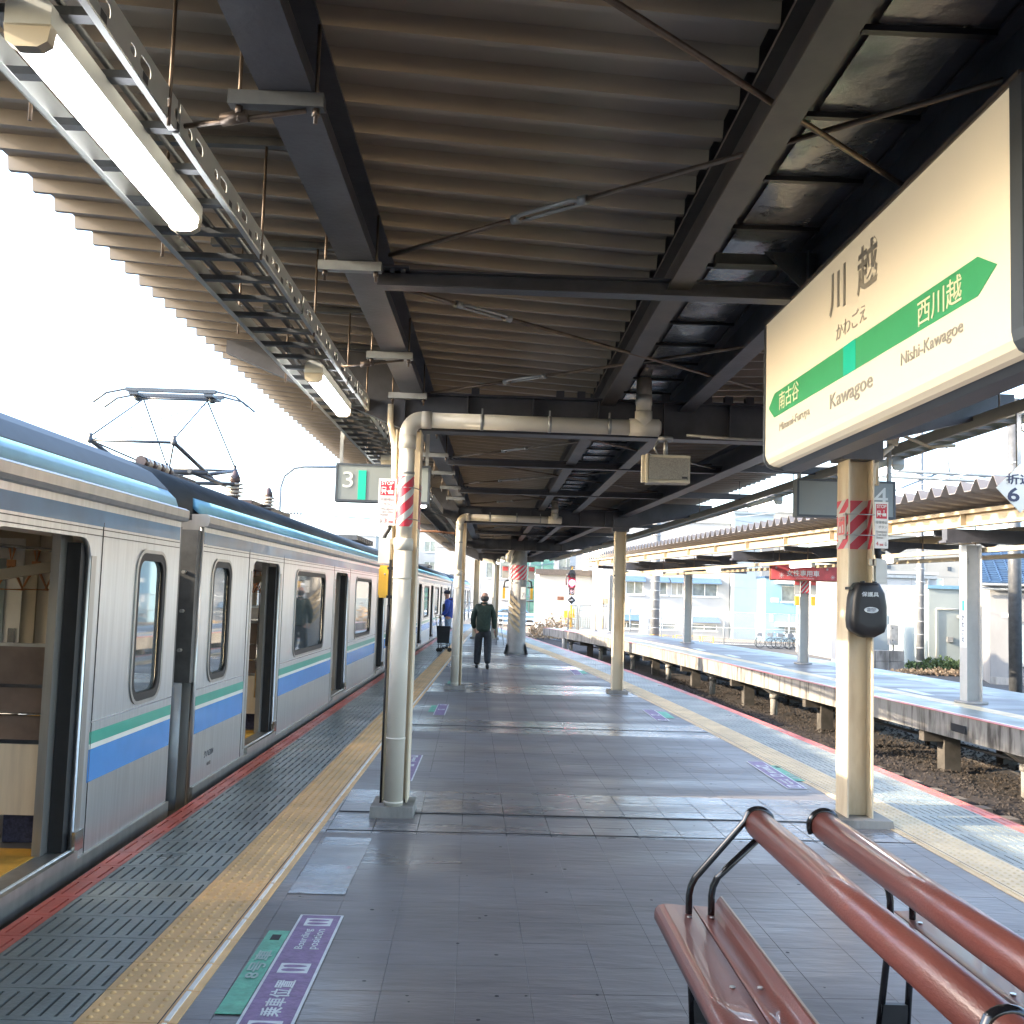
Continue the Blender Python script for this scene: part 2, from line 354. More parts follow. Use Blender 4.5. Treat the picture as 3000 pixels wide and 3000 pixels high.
# loose ballast stones between the platforms
N = 15000; P = []; F = []
k = 0
while k < N:
    y = RNG.uniform(6.5, 34)**1.0; x = RNG.uniform(4.4, 9.6)
    if x < xr(y)+.2: continue
    if y > 20 and RNG.random() < .4: continue
    d = x-xp(y); z = gy+0.02
    if d > -1.0: z += min(1, (d+1.0)/.9)*0.08*max(0, 1-max(0, d-.8)/2.2)
    r = RNG.uniform(.018, .042); a = RNG.uniform(0, PI)
    c = np.array([x, y, z+RNG.uniform(0, .03)])
    base = [np.array([math.cos(a+t)*r*RNG.uniform(.7, 1.2), math.sin(a+t)*r*RNG.uniform(.7, 1.2), RNG.uniform(-.3, .2)*r]) for t in (0, 1.57, 3.14, 4.71)]
    b = len(P); P += [tuple(c+q) for q in base]+[tuple(c+np.array([RNG.uniform(-.3, .3)*r, RNG.uniform(-.3, .3)*r, r*RNG.uniform(.6, .9)]))]
    F += [(b, b+1, b+4), (b+1, b+2, b+4), (b+2, b+3, b+4), (b+3, b, b+4)]; k += 1
me = bpy.data.meshes.new('ballast_stones'); me.from_pydata(P, [], F); me.materials.append(MAT['stone'])
o = bpy.data.objects.new('ballast_stones', me); COL.objects.link(o); setp(o, 'loose brown ballast stones between the two platforms', 'ballast', kind='stuff')
# tracks
def track(name, tab, label, y0, y1):
    root = thing(name, label, 'railway track', (interp(tab, y0), y0, gy))
    m = MB(); m.box((-1.1, -.11, 0), (1.1, .11, .1)); sl_me = m.mesh('sleeper', 'wood_sleeper')
    y = y0; 
    while y < y1:
        sl = inst(sl_me, 'sleeper', root, (interp(tab, y), y, gy+.06), ang(lambda q: interp(tab, q), y)); y += .62
    for s in (-.534, .534):
        r = MB(); prev = None; y = y0
        while y < y1:
            p = (interp(tab, y)+s, y, gy+.235)
            if prev: r.bar(prev, p, .065, .13); 
            prev = p; y += 1.5
        r.build('rail', 'rust', root)
TR = smooth_tab([(-10, 5.9), (10, 5.75), (18, 5.2), (25, 4.65), (35, 3.75), (43, 3.05), (50, 2.3), (60, .9), (75, -1.4), (95, -4.5)])
TL = smooth_tab([(-14, -3.72), (8, -3.72), (20, -3.6), (35, -3.45), (50, -3.2), (60, -2.9), (75, -2.5), (100, -1.5)])
track('railway_track', TR, 'railway track with rusty rails curving left in the gap between the two platforms', 6, 95)
track('railway_track', TL, 'railway track under the silver train at the left platform edge', 4, 98)

# ---- our platform
pf = thing('platform', None, None, (0, 0, 0), kind='structure')
def strip(name, fa, fb, z0, z1, y0, y1, m, parent, step=1.5, **kw):
    b = MB(); ys = list(np.arange(y0, y1, step))+[y1]; v = []
    for y in ys: v += [(fa(y), y, z0), (fb(y), y, z0), (fb(y), y, z1), (fa(y), y, z1)]
    f = []
    for i in range(len(ys)-1):
        a = 4*i; c = a+4
        f += [(a, a+1, c+1, c), (a+1, a+2, c+2, c+1), (a+2, a+3, c+3, c+2), (a+3, a, c, c+3)]
    f += [(0, 3, 2, 1), (4*len(ys)-4, 4*len(ys)-3, 4*len(ys)-2, 4*len(ys)-1)]
    return b.add(v, f).build(name, m, parent, **kw)
strip('slab', lambda y: xl(y)+.01, lambda y: xr(y)-.01, -.34, -.022, -42, 55, 'grout', pf)
strip('foundation', lambda y: xl(y)+.5, lambda y: xr(y)-.5, gy-.05, -.34, -42, 54.5, 'concrete', pf)
strip('edge_beam', lambda y: xr(y)-.02, lambda y: xr(y), -.33, -.002, -42, 55, 'fascia', pf)
strip('edge_beam', lambda y: xl(y), lambda y: xl(y)+.02, -.33, -.002, -42, 55, 'fascia', pf)
TW = .30
def slotted(w, ns, length, gap, mt, dm):
    m = MB(); x0 = -w/2; e = .0025; L0 = -length/2+e; L1 = length/2-e
    m.m = 1; m.box((x0+e, L0, -.020), (w/2-e, L1, -.010)); m.m = 0
    pitch = w/ns; sw = gap; z0 = -.0098; z1 = 0.0
    xs = [x0+e]
    for i in range(ns): c = x0+pitch*(i+.5); xs += [c-sw/2, c+sw/2]
    xs.append(w/2-e)
    for i in range(0, len(xs), 2): m.box((xs[i], L0, z0), (xs[i+1], L1, z1))
    for i in range(1, len(xs)-1, 2):
        m.box((xs[i], L0, z0), (xs[i+1], L0+.035, z1)); m.box((xs[i], L1-.035, z0), (xs[i+1], L1, z1))
    return m.mesh('slotted_tile', [mt, dm])
def tactile(mt, bar=1, line='white_line'):
    m = MB(); w = .37; e = .0025
    m.box((-w/2+e, -TW/2+e, -.02), (w/2-e, TW/2-e, 0))
    for i in range(5):
        for j in range(5):
            cx = bar*(-w/2+.040+i*.056); cy = -TW/2+.034+j*.058
            v = [(cx+.0145*math.cos(R(60*k)), cy+.0145*math.sin(R(60*k)), 0.0002) for k in range(6)]+[(cx+.007*math.cos(R(60*k)), cy+.007*math.sin(R(60*k)), .0075) for k in range(6)]
            m.smooth = True; m.add(v, [(k, (k+1) % 6, 6+(k+1) % 6, 6+k) for k in range(6)]+[(6, 7, 8, 9, 10, 11)]); m.smooth = False
    cx = bar*(w/2-.042); m.m = 1; m.box((cx-.009, -TW/2+.012, 0.0002), (cx+.009, TW/2-.012, .006))
    cx = bar*(w/2-.068); m.m = 2; m.box((cx-.002, -TW/2+e, -.001), (cx+.002, TW/2-e, .0012))
    return m.mesh('tactile_block', [mt, line, 'rubber'])
mred = slotted(.14, 2, TW, .012, 'red_line', 'slot_dark'); mgry = slotted(.59, 10, TW, .013, 'slot_grey', 'slot_dark')
mtl = tactile('tactile', 1); mtr = tactile('tactile_pale', -1, 'tactile_pale')
def edge_rows(f, s, y0, y1, far, mt, zt=.005):
    y = y0
    while y < far:
        a = ang(f, y); x = f(y); d = y < y1
        if d:
            inst(mred, 'red_edge_tile', pf, (x+s*.07, y, .001), a); inst(mgry, 'slotted_tile', pf, (x+s*(.14+.295), y, .003), a)
            inst(mt, 'tactile_block', pf, (x+s*(.73+.185), y, zt), a)
        y += TW
edge_rows(xl, 1, 3.75, 44, 44, mtl); edge_rows(xr, -1, 5.2, 44, 44, mtr)
for f, s, mt in ((xl, 1, 'tactile'), (xr, -1, 'tactile_pale')):
    for ya, yb in ((-42, 3.6 if s == 1 else 5.05), (43.95, 55)):
        strip('far_edging', lambda y: f(y), lambda y: f(y)+s*.14, -.02, .001, ya, yb, 'red_line', pf, kind='stuff')
        strip('far_edging', lambda y: f(y)+s*.14, lambda y: f(y)+s*.73, -.02, .003, ya, yb, 'slot_grey', pf, kind='stuff')
        strip('far_edging', lambda y: f(y)+s*.73, lambda y: f(y)+s*1.10, -.02, .005, ya, yb, mt, pf, kind='stuff')
# floor tiles, the grid turned by 0.02 rad
GA = 0.02; ca, sa = math.cos(GA), math.sin(GA); gx0, gy0 = -.086, 3.97
def tmesh(m, gap):
    b = MB(); h = TW/2-gap; c = .0015
    v = [(-h, -h, -.021), (h, -h, -.021), (h, h, -.021), (-h, h, -.021), (-h, -h, -c), (h, -h, -c), (h, h, -c), (-h, h, -c), (-h+c, -h+c, 0), (h-c, -h+c, 0), (h-c, h-c, 0), (-h+c, h-c, 0)]
    b.add(v, [(0, 1, 5, 4), (1, 2, 6, 5), (2, 3, 7, 6), (3, 0, 4, 7), (4, 5, 9, 8), (5, 6, 10, 9), (6, 7, 11, 10), (7, 4, 8, 11), (8, 9, 10, 11)])
    return b.mesh('floor_tile', m)
tA = tmesh('floor_dark', .0004); tB = tmesh('floor_tile', .0024)
def band(y): return (6.95 < y < 8.5) or (12.2 < y < 13.3) or (17.0 < y < 18.6) or (22.5 < y < 24) or (27 < y < 28.5)
tiles = []
for j in range(-140, 175):
    for i in range(-9, 20):
        a = (i+.5)*TW; b = (j+.5)*TW; x = gx0+a*ca-b*sa; y = gy0+a*sa+b*ca
        if x < xl(y)+.90 or x > xr(y)-.90 or y > 54: continue
        tiles.append((math.hypot(x-0.4, y) if y > 3.4 else 1e3, x, y))
tiles.sort()
far = MB(); farB = MB()
for n, (d, x, y) in enumerate(tiles):
    zz = random.uniform(-.0006, .0006)
    if n < 300: inst(tB if band(y) else tA, 'floor_tile', pf, (x, y, zz), GA)
    else:
        h = TW/2-.0016; m = farB if band(y) else far
        m.add([(x-h, y-h, zz), (x+h, y-h, zz), (x+h, y+h, zz), (x-h, y+h, zz)], [(0, 1, 2, 3)])
far.build('far_floor_tiles', 'floor_dark', pf, kind='stuff'); farB.build('far_floor_tiles', 'floor_tile', pf, kind='stuff')
strip('grate_cover', lambda y: -1.02, lambda y: -.72, .0015, .004, 5.55, 6.8, 'floor_tile', pf, step=.6)
# expansion joint across the platform
b = MB(); b.bar((-1.05, 7.60, .003), (2.95, 7.68, .003), .022, .004); b.bar((-1.05, 7.02, .002), (2.95, 7.09, .002), .008, .003); b.bar((-1.0, 12.6, .003), (2.7, 12.66, .003), .02, .004)
b.build('expansion_joint', 'rubber', pf)

# ---- boarding position marks
def boarding_mark(label, xg0, xg1, xa, xb, y0, y1, s, num, detail=True, group='boarding position marks on the platform floor'):
    """xg: green strip, xa..xb purple; s=+1 text tops towards -x"""
    t = thing('boarding_mark', label, 'floor marking', ((xa+xb)/2, y0, .006), group=group)
    z = .0065; L = y1-y0
    def r(x0, y0_, x1, y1_, zz, m, nm='panel', lab=None): MB().box((x0, y0_, .0045), (x1, y1_, zz)).build(nm, m, t, label=lab)
    r(xa, y0, xb, y1, z, 'mark_white', 'border'); bw = .012
    r(xa+bw, y0+bw, xb-bw, y1-bw, z+.0012, 'purple_paint', 'panel')
    gy0_, gy1_ = y0+.27*L, y1-.15*L
    r(xg0, gy0_, xg1, gy1_, z, 'green_paint', 'strip')
    AX = (0, s, 0); AY = (-s, 0, 0); w = xb-xa; zz = z+.0024
    def org(fx, fyy): return ((xa+fx*w) if s > 0 else (xb-fx*w), fy(fyy) if s > 0 else fy(1-fyy)+0*L, zz)
    fy = (lambda f: y0+L*f)
    for f in ((.93, .56, .20) if detail else (.93, .5)):
        g_ = f if s > 0 else 1-f
        r(xa+w*.2, fy(g_)-.055, xb-w*.2, fy(g_)+.055, z+.0018, 'mark_white', 'footprint_box')
        for dy in (-.022, .022):
            fp = MB(); n = 12; vs_ = []
            for q in range(n):
                t_ = 2*PI*q/n; vs_.append(((xa+xb)/2+math.cos(t_)*w*.24, fy(g_)+dy+math.sin(t_)*.015*(1-.35*math.cos(t_)*s), z+.0026))
            fp.add(vs_+[(a, b_, z+.001) for a, b_, _ in vs_], [tuple(range(n))]+[(q, (q+1) % n, n+(q+1) % n, n+q) for q in range(n)])
            fp.build('footprint', 'purple_paint', t)
    if detail:
        text('Boarding', org(.50, .70), AX, AY, L*.165, w*.22, 'mark_white', t); text('position', org(.80, .70), AX, AY, L*.165, w*.24, 'mark_white', t)
        text('乗車位置', org(.68, .255), AX, AY, L*.22, w*.38, 'mark_white', t, off=.012)
        gw = xg1-xg0; xl_ = (xg0+gw*.86) if s > 0 else (xg1-gw*.86)
        text(num+'号車', (xl_, (y0+.48*L) if s > 0 else (y0+.52*L), z+.0035), AX, AY, L*.20, gw*.72, 'mark_faded', t, off=.02)
        r(xg0+gw*.3, gy1_-.13, xg0+gw*.72, gy1_-.06, z+.0014, 'slot_dark', 'number_patch')
    return t
boarding_mark('purple and green boarding mark for car 8, nearest the camera beside the yellow strip', -.985, -.887, -.883, -.673, 3.55, 5.19, 1, '8')
boarding_mark('pale boarding position mark half hidden behind the foot of the near left column', -.93, -.84, -.835, -.62, 8.85, 10.25, 1, '8')
boarding_mark('faded boarding position mark left of the walking lane beyond the near left column', -.80, -.72, -.715, -.56, 13.6, 14.95, 1, '8', False)
boarding_mark('faded pale mark just before the second left column', -.73, -.66, -.655, -.50, 17.9, 19.1, 1, '8', False)
boarding_mark('purple and green boarding mark near the right tactile strip, left of the near right column', 2.80, 2.90, 2.62, 2.80, 9.0, 10.45, -1, '8')
boarding_mark('pale faded boarding mark by the right strip beside the second right column', 2.42, 2.55, 2.24, 2.42, 13.7, 15.0, -1, '8', False)
boarding_mark('pale faded boarding mark near the right strip beyond the second right column', 1.95, 2.08, 1.77, 1.95, 21.3, 22.8, -1, '8', False)

# ---- the other platform
p2 = thing('opposite_platform', None, None, (8, 20, 0), kind='structure')
W2 = 3.75
XF = smooth_tab([(-34, 14.5), (0, 11.6), (20, 10.45), (26.5, 10.17), (35, 9.3), (43, 8.3), (50, 6.4), (53, 5.4)])
xf = lambda y: interp(XF, y)
strip('slab', lambda y: xp(y)+.03, lambda y: xf(y), -.16, -.004, -32, 52.5, 'concrete', p2)
strip('edge_beam', lambda y: xp(y), lambda y: xp(y)+.12, -.36, -.006, -32, 52.6, 'fascia', p2)
strip('end_beam', lambda y: xp(y)+.12, lambda y: xf(y), -.36, -.165, 52.3, 52.6, 'fascia', p2)
strip('red_edge_tile', lambda y: xp(y)-.01, lambda y: xp(y)+.12, -.004, .002, -32, 52.5, 'red_line', p2, label='faded red line along the platform edge')
strip('white_line', lambda y: xp(y)+.12, lambda y: xp(y)+.17, -.004, .002, -32, 52.5, 'white_line', p2)
strip('slotted_paving', lambda y: xp(y)+.17, lambda y: xp(y)+.78, -.004, .003, -32, 52.4, 'slot_grey', p2)
strip('tactile_paving', lambda y: xp(y)+.78, lambda y: xp(y)+1.13, -.004, .005, -32, 52.4, 'tactile_pale', p2)
strip('floor_paving', lambda y: xp(y)+1.13, lambda y: xf(y)-1.0, -.004, .001, -32, 52.4, 'floor_dark', p2)
strip('slotted_paving', lambda y: xf(y)-1.0, lambda y: xf(y), -.004, .003, -32, 52.4, 'slot_grey', p2)
# sub-structure: round and square legs with brackets
for i, y in enumerate(np.arange(9.5, 51, 2.45)):
    y = float(y); x = xp(y)
    t = MB()
    if i % 2 == 0:
        t.tube([(x+.35, y, gy), (x+.35, y, -.52)], .085, 10); t.tube([(x+.35, y, -.62), (x+.35, y, -.52)], .105, 10)
        t.prism([(x+.02, -.36), (x+1.1, -.36), (x+1.1, -.52), (x+.28, -.52)], lambda a, b_, tt: (a, tt, b_), y-.1, y+.1)
        t.build('leg', 'concrete', p2)
    else:
        t.box((x+.42, y-.14, gy), (x+.68, y+.14, -.16)); t.box((x+.10, y-.1, -.55), (x+.42, y+.1, -.36)); t.build('leg', 'leg_dark', p2)
    t = MB(); t.box((x+1.9, y+.9, gy), (x+2.15, y+1.15, -.16)); t.build('leg', 'leg_dark', p2)
b = MB(); 
for y in np.arange(10, 50, 4.9): b.tube([(xp(y)+.8, y, -.62), (xp(y+4.9)+.8, y+4.9, -.62)], .03, 6)
b.build('pipe', 'galv_dark', p2)
s_ = thing('edge_plate', 'small dark number plate on the concrete edge of the opposite platform', 'sign', (xp(15.6), 15.6, -.2))
MB().box((xp(15.6)-.014, 15.3, -.25), (xp(15.6)-.002, 15.85, -.13)).build('panel', 'rubber', s_)
for y_ in (19.0, 26.5, 33.5, 30):
    x_ = xp(y_)+1.25
    MB().box((x_, y_, .0015), (x_+.2, y_+1.3, .005)).build('boarding_mark', 'mark_white', p2)
# ================================================================== canopy over our platform
cn = thing('platform_canopy', 'dark steel canopy with brown corrugated roof deck over the near platform', 'canopy', (0, 0, 3.1))
XCR = smooth_tab([(-38, 4.04), (13, 4.0), (20, 3.72), (32, 3.2), (45, 2.2), (50, 1.7)])
XCL = smooth_tab([(-38, -2.29), (17, -2.32), (30, -2.25), (50, -1.9)])
def corrugate(fa, fb, za, zb, y0, y1, pitch, prof, name, m, parent, th=.012, **kw):
    b = MB(); v = []; f = []; n = 0; y = y0; pts = []
    while y < y1:
        for dy, dz in prof: pts.append((y+dy*pitch, dz))
        y += pitch
    for yy, dz in pts: v += [(fa(yy), yy, za+dz), (fb(yy), yy, zb+dz)]
    for i in range(len(pts)-1): f.append((2*i, 2*i+1, 2*i+3, 2*i+2))
    k = len(v); v += [(x, yy, z+th) for x, yy, z in v]
    for i in range(len(pts)-1): f.append((k+2*i, k+2*i+2, k+2*i+3, k+2*i+1)); f.append((2*i, 2*i+2, k+2*i+2, k+2*i)); f.append((2*i+1, k+2*i+1, k+2*i+3, 2*i+3))
    b.add(v, f); return b.build(name, m, parent, **kw)
PR = [(0, 0), (.10, 0), (.15, .062), (.93, .062), (.98, 0)]
# left deck falls to the right; right deck level
corrugate(lambda y: interp(XCL, y), lambda y: .80, 3.50, 3.31, -38, 46, .254, PR, 'roof_deck', 'deck', cn)
corrugate(lambda y: 1.52, lambda y: interp(XCR, y), 3.26, 3.365, -38, 46, .254, PR, 'roof_deck', 'deck', cn)
strip('roof_cover', lambda y: interp(XCL, y)+.25, lambda y: interp(XCR, y)-.25, 3.60, 3.62, -38, 46, 'steel_dark', cn)
def hbeam(xs, y0, y1, z, w, h, name='beam', m='steel_dark', tf=.014, parent=cn):
    b = MB(); seg = list(np.arange(y0, y1, 3.0))+[y1]
    for a, c in zip(seg[:-1], seg[1:]):
        pa = xs(a); pc = xs(c)
        b.bar((pa, a, z+tf/2), (pc, c, z+tf/2), w, tf); b.bar((pa, a, z+h-tf/2), (pc, c, z+h-tf/2), w, tf); b.bar((pa, a, z+h/2), (pc, c, z+h/2), .011, h-2*tf)
    return b.build(name, m, parent)
B1 = smooth_tab([(-38, -.70), (7.7, -.665), (17.5, -.545), (37, -.45), (46, -.4)]); B4 = smooth_tab([(-38, 2.8), (7.7, 2.755), (17.7, 2.2), (28, 1.75), (46, .9)])
B2 = smooth_tab([(-38, .86), (17, .83), (46, .5)]); B3 = smooth_tab([(-38, 1.50), (17, 1.42), (46, .95)])
f1, f2, f3, f4 = [(lambda t: (lambda y: interp(t, y)))(t) for t in (B1, B2, B3, B4)]
hbeam(f1, -38, 46, 3.08, .16, .27); hbeam(f4, -38, 46, 3.0, .16, .25)
hbeam(f2, -38, 46, 3.06, .11, .20, m='steel_brown'); hbeam(f3, -38, 46, 3.03, .11, .22)
strip('gutter_flashing', lambda y: f2(y)+.06, lambda y: f2(y)+.22, 3.262, 3.275, -38, 46, 'steel_brown', cn)
strip('gutter_flashing', lambda y: f3(y)-.14, lambda y: f3(y)-.06, 3.255, 3.268, -38, 46, 'steel_dark', cn)
# glossy gutter lining panels with dark seams
y = -3.0; k = 0
while y < 45:
    b = MB(); n = 7; e = .012; v = []
    for i in range(n):
        for j in range(n):
            u_, w_ = i/(n-1), j/(n-1)
            v.append((f2(y)+.2+(f3(y)-.12-f2(y)-.2)*u_, y+e+(.52-2*e)*w_, 3.245-.010*math.sin(PI*u_)*math.sin(PI*w_)*random.uniform(.3, 1.6)))
    b.smooth = True; b.add(v, [(i*n+j, (i+1)*n+j, (i+1)*n+j+1, i*n+j+1) for i in range(n-1) for j in range(n-1)]); b.smooth = False
    o = b.build('gutter_panel', ('foil', 'foil_warm_reflection', 'foil')[k % 3], cn)
    if y > 1: MB().box((f2(y)+.16, y-.012, 3.222), (f3(y)-.06, y+.014, 3.24)).build('gutter_seam', 'black', cn)
    y += .524; k += 1
# tie beams, deep cross beams at the columns
TIES = [-30, -24, -18, -11, -7.8, -4.6, -1.4, 1.65, 4.72, 11.3, 14.4, 20.8, 24.1, 31, 34.3, 40.5, 43.5]; CROSS = [7.7, 17.55, 27.6, 37.2]
for y in TIES:
    b = MB(); xa = f1(y)+.08; xb = f4(y)
    b.box((xa, y-.045, 3.02), (xb, y+.045, 3.03)); b.box((xa, y-.006, 3.03), (xb, y+.006, 3.09)); b.box((xa, y-.045, 3.09), (xb, y+.045, 3.10)); b.build('tie_beam', 'steel_dark', cn)
    b = MB(); b.box((f1(y)+.085, y-.10, 3.09), (f1(y)+.23, y+.09, 3.10)); 
    for dx in (.10, .15, .20): b.tube([(f1(y)+dx, y-.06, 3.075), (f1(y)+dx, y-.06, 3.11)], .012, 6)
    b.build('gusset', 'steel_dark', cn)
    b = MB(); b.box((f4(y), y-.04, 3.05), (interp(XCR, y)-.1, y+.04, 3.13)); b.build('cantilever', 'steel_dark', cn)
for y in CROSS:
    b = MB(); xa = f1(y)-.08; xb = f4(y)+.10
    b.box((xa, y-.085, 2.81), (xb, y+.085, 2.825)); b.box((xa, y-.008, 2.825), (xb, y+.008, 3.10)); b.box((xa, y-.085, 3.085), (xb, y+.085, 3.10)); b.box((xa, y-.085, 2.81), (xa+.03, y+.085, 3.10))
    for q in range(1, 7):
        x_ = xa+(xb-xa)*q/7; b.box((x_-.005, y-.08, 2.825), (x_+.005, y-.008, 3.085))
    b.build('cross_beam', 'steel_dark', cn)
    b = MB(); b.prism([(xb, 2.81), (interp(XCR, y)-.05, 3.12), (interp(XCR, y)-.05, 3.25), (xb, 3.25)], lambda a, c, t: (a, t, c), y-.05, y+.05); b.build('cantilever', 'steel_dark', cn)
    b = MB(); b.prism([(xa, 2.83), (interp(XCL, y)+.25, 3.36), (interp(XCL, y)+.25, 3.46), (xa, 3.38)], lambda a, c, t: (a, t, c), y-.04, y+.04); b.build('cantilever', 'steel_dark', cn)
for q in (1.25, 1.95, 2.7, 3.6):   # bolts under the near cross beam
    pass
# small packing blocks on the cross beam top
b = MB()
for x_ in np.arange(-.2, 2.6, .16):
    if random.random() < .6: b.box((x_, 7.62, 3.1), (x_+.06, 7.7, 3.15))
b.build('packing', 'steel_dark', cn)
# diagonal rods with turnbuckles
def rod(p, q, f=.28, glint=False):
    p = Vector(p); q = Vector(q); c = p.lerp(q, f); d = (q-p).normalized(); s = Vector((0, 0, 1)).cross(d).normalized()
    b = MB(); b.tube([p, c-d*.13], .0105, 7); b.tube([c+d*.13, q], .0105, 7)
    r_ = b.build('brace_rod', 'rod_brown', cn)
    t = MB()
    for sg in (-1, 1): t.tube([c-d*.17, c-d*.13+s*sg*.026, c+d*.13+s*sg*.026, c+d*.17], .0085, 6)
    t.tube([c-d*.19, c-d*.15], .02, 8); t.tube([c+d*.15, c+d*.19], .02, 8); t.build('turnbuckle', 'galv', r_)
nodes = sorted(TIES+CROSS)
for a, c in zip(nodes[:-1], nodes[1:]):
    za = 3.115 if a < 4 or a > 9 else 3.07
    rod((f1(a)+.14, a+.12, za-.005), (f4(c)-.1, c-.1, za-.005), .14)
    rod((f1(c)+.14, c-.12, za+.022), (f4(a)-.1, a+.1, za+.022), .22)
# hanger struts under the left beam, rods down to the cable tray
for y in (1.4, 2.98, 4.54, 6.27, 7.56, 9.2, 10.8, 12.4, 14.1, 15.7):
    x = f1(y); b = MB(); b.box((x-.17, y-.022, 3.035), (x+.115, y+.022, 3.078)); b.build('strut', 'galv_dark' if y < 3 else 'galv', cn)
    for dx in (-.14, .09): b = MB(); b.tube([(x+dx, y, 2.99), (x+dx, y, 3.3)], .006, 6); b.tube([(x+dx, y, 3.012), (x+dx, y, 3.035)], .012, 6); b.build('bolt', 'rod_brown', cn)
for y in (2.9, 4.1, 5.35, 6.6, 7.6, 9.3, 11, 12.6, 14.2, 15.8):
    b = MB(); z_ = 3.5-.061*(-1.3+2.3); b.box((-1.55, y-.02, 3.405), (-.85, y+.02, 3.44)); b.build('strut', 'galv_dark', cn)
    MB().tube([(-.985, y, 2.93), (-.985, y, 3.41)], .006, 6).build('hanger_rod', 'rod_brown', cn); MB().tube([(-1.385, y, 2.93), (-1.385, y, 3.41)], .006, 6).build('hanger_rod', 'rod_brown', cn)
for y in (2.98, 6.27):
    c = MB(); c.tube([(f1(y)+.06, y, 3.03), (-.98, y+.05, 2.99)], .008, 6); c.tube([(-.86, y+.02, 3.0), (-.78, y+.01, 3.012)], .02, 8); c.build('stay_rod', 'rod_brown', cn)

# ---- cable trays
def cable_tray(label, fx, y0, y1, z, w, body, rung, slots=True):
    t = thing('cable_tray', label, 'cable tray', (fx(y0), y0, z), group='cable trays hung under the near canopy')
    for s in (0, 1):
        x = (lambda y, s=s: fx(y)+s*w)
        if slots and s == 1:
            y = y0
            while y < min(y1, 14):
                holes = []
                q = .08
                while q < 1.9: holes.append(rrect(q, .028, q+.045, .055, .012, 3)); holes.append(rrect(q+.075, .028, q+.165, .062, .015, 3)); q += .30
                xx = x(y)
                plate([(0, 0), (1.98, 0), (1.98, .09), (0, .09)], holes, .003, lambda a, b_, c, xx=xx, y=y: (xx+c, y+a, z+b_), 'side_rail', body, t)
                MB().box((xx-.022, y, z-.003), (xx-.002, y+1.98, z)).build('side_rail', body, t); y += 2.0
            if y1 > 14: strip('side_rail', lambda y: x(y)-.004, lambda y: x(y), z, z+.09, y, y1, body, t)
        else:
            strip('side_rail', lambda y: x(y)-.004, lambda y: x(y), z, z+.09, y0, y1, body, t)
            strip('side_rail', lambda y: x(y)+(.004 if s == 0 else -.024), lambda y: x(y)+(.024 if s == 0 else -.004), z-.003, z, y0, y1, body, t)
    y = y0+.1; me = MB().box((0, -.02, 0), (w, .02, .022)).mesh('rung', rung)
    while y < min(y1, 24): inst(me, 'rung', t, (fx(y), y, z+.003)); y += .30
    for i, (dx, r) in [] if not slots else enumerate(((.08, .014), (.2, .016), (.27, .010))):
        b = MB(); b.tube([(fx(q)+dx*w/.36+.012*math.sin(q*1.3+i), q, z+.03+r) for q in np.arange(y0, y1, .7)], r, 6); b.build('cable', 'rubber' if i % 2 else 'galv_dark', t)
    return t
XT = smooth_tab([(-4, -1.36), (7, -1.36), (17, -1.25), (40, -1.0)])
cable_tray('slotted cable tray ladder hung under the left side of the canopy above the train', lambda y: interp(XT, y), -1.0, 30, 2.955, .37, 'lamp_body', 'galv_dark')
XTR = smooth_tab([(-4, 3.66), (10, 3.66), (17, 3.40), (30, 2.85), (42, 2.1)])
cable_tray('cream cable duct along the right canopy edge above the other track', lambda y: interp(XTR, y), 1.0, 40, 2.98, .20, 'cream', 'lamp_body', slots=False)
for y in np.arange(2.5, 38, 2.4): MB().tube([(interp(XTR, y)+.02, y, 3.05), (interp(XTR, y)+.02, y, 3.33)], .007, 6).build('hanger_rod', 'rod_brown', cn)

# ---- tube lamps
def lamp_proto(parent_label, loc, rz=0):
    t = thing('tube_lamp', parent_label, 'lamp', loc, rz, group='fluorescent tube lamps along the platforms')
    L_ = 1.27; hx = .055
    b = MB(); b.prism([(-hx, .005), (-hx, .06), (-.03, .085), (.03, .085), (hx, .06), (hx, .005)], lambda a, c, y: (a, y, c), 0, L_); b.build('housing', 'lamp_body', t, local=True)
    b = MB(); b.prism([(-.052, .0), (-.046, -.028), (-.025, -.042), (.025, -.042), (.046, -.028), (.052, 0)], lambda a, c, y: (a, y, c), .035, L_-.035); b.build('tube', 'lamp_on', t, local=True)
    for y0, y1 in ((0, .035), (L_-.035, L_)):
        b = MB(); b.prism([(-.056, .01), (-.05, -.032), (-.027, -.046), (.027, -.046), (.05, -.032), (.056, .01)], lambda a, c, y: (a, y, c), y0, y1); b.build('end_cap', 'cream', t, local=True)
    return t
LP = lamp_proto('large tube lamp at upper left, nearest the camera under the cable tray', (-1.14, 2.34, 2.90))
def lamp(label, loc, rz=0):
    c = copy_tree(LP); c.location = loc; c.rotation_euler = (0, 0, rz); c['label'] = label; return c
names_l = ['tube lamp under the left cable tray just before the near left column', 'small tube lamp under the left tray between near and second left column, the nearer', 'tube lamp under the left tray close to the second left column']
for i, y in enumerate((6.15, 10.2, 14.0)): lamp(names_l[i], (interp(XT, y)+.22, y, 2.90))
for i, y in enumerate((5.9, 9.4, 13.1)):
    lamp(['bright tube lamp at the right picture edge under the cream duct', 'tube lamp directly left behind the near right column top', 'tube lamp under the cream duct seen beyond the second right column'][i], (interp(XTR, y)+.15, y, 2.92), ang(lambda q: interp(XTR, q), y))
for i, y in enumerate((29.5, 32.0, 34.5)):
    lamp(['first of three small lamps just left of the big concrete column', 'middle of the three small lamps left of the big concrete column', 'farthest of the three small lamps left of the big concrete column'][i], (.45-.13*i, y, 2.72))
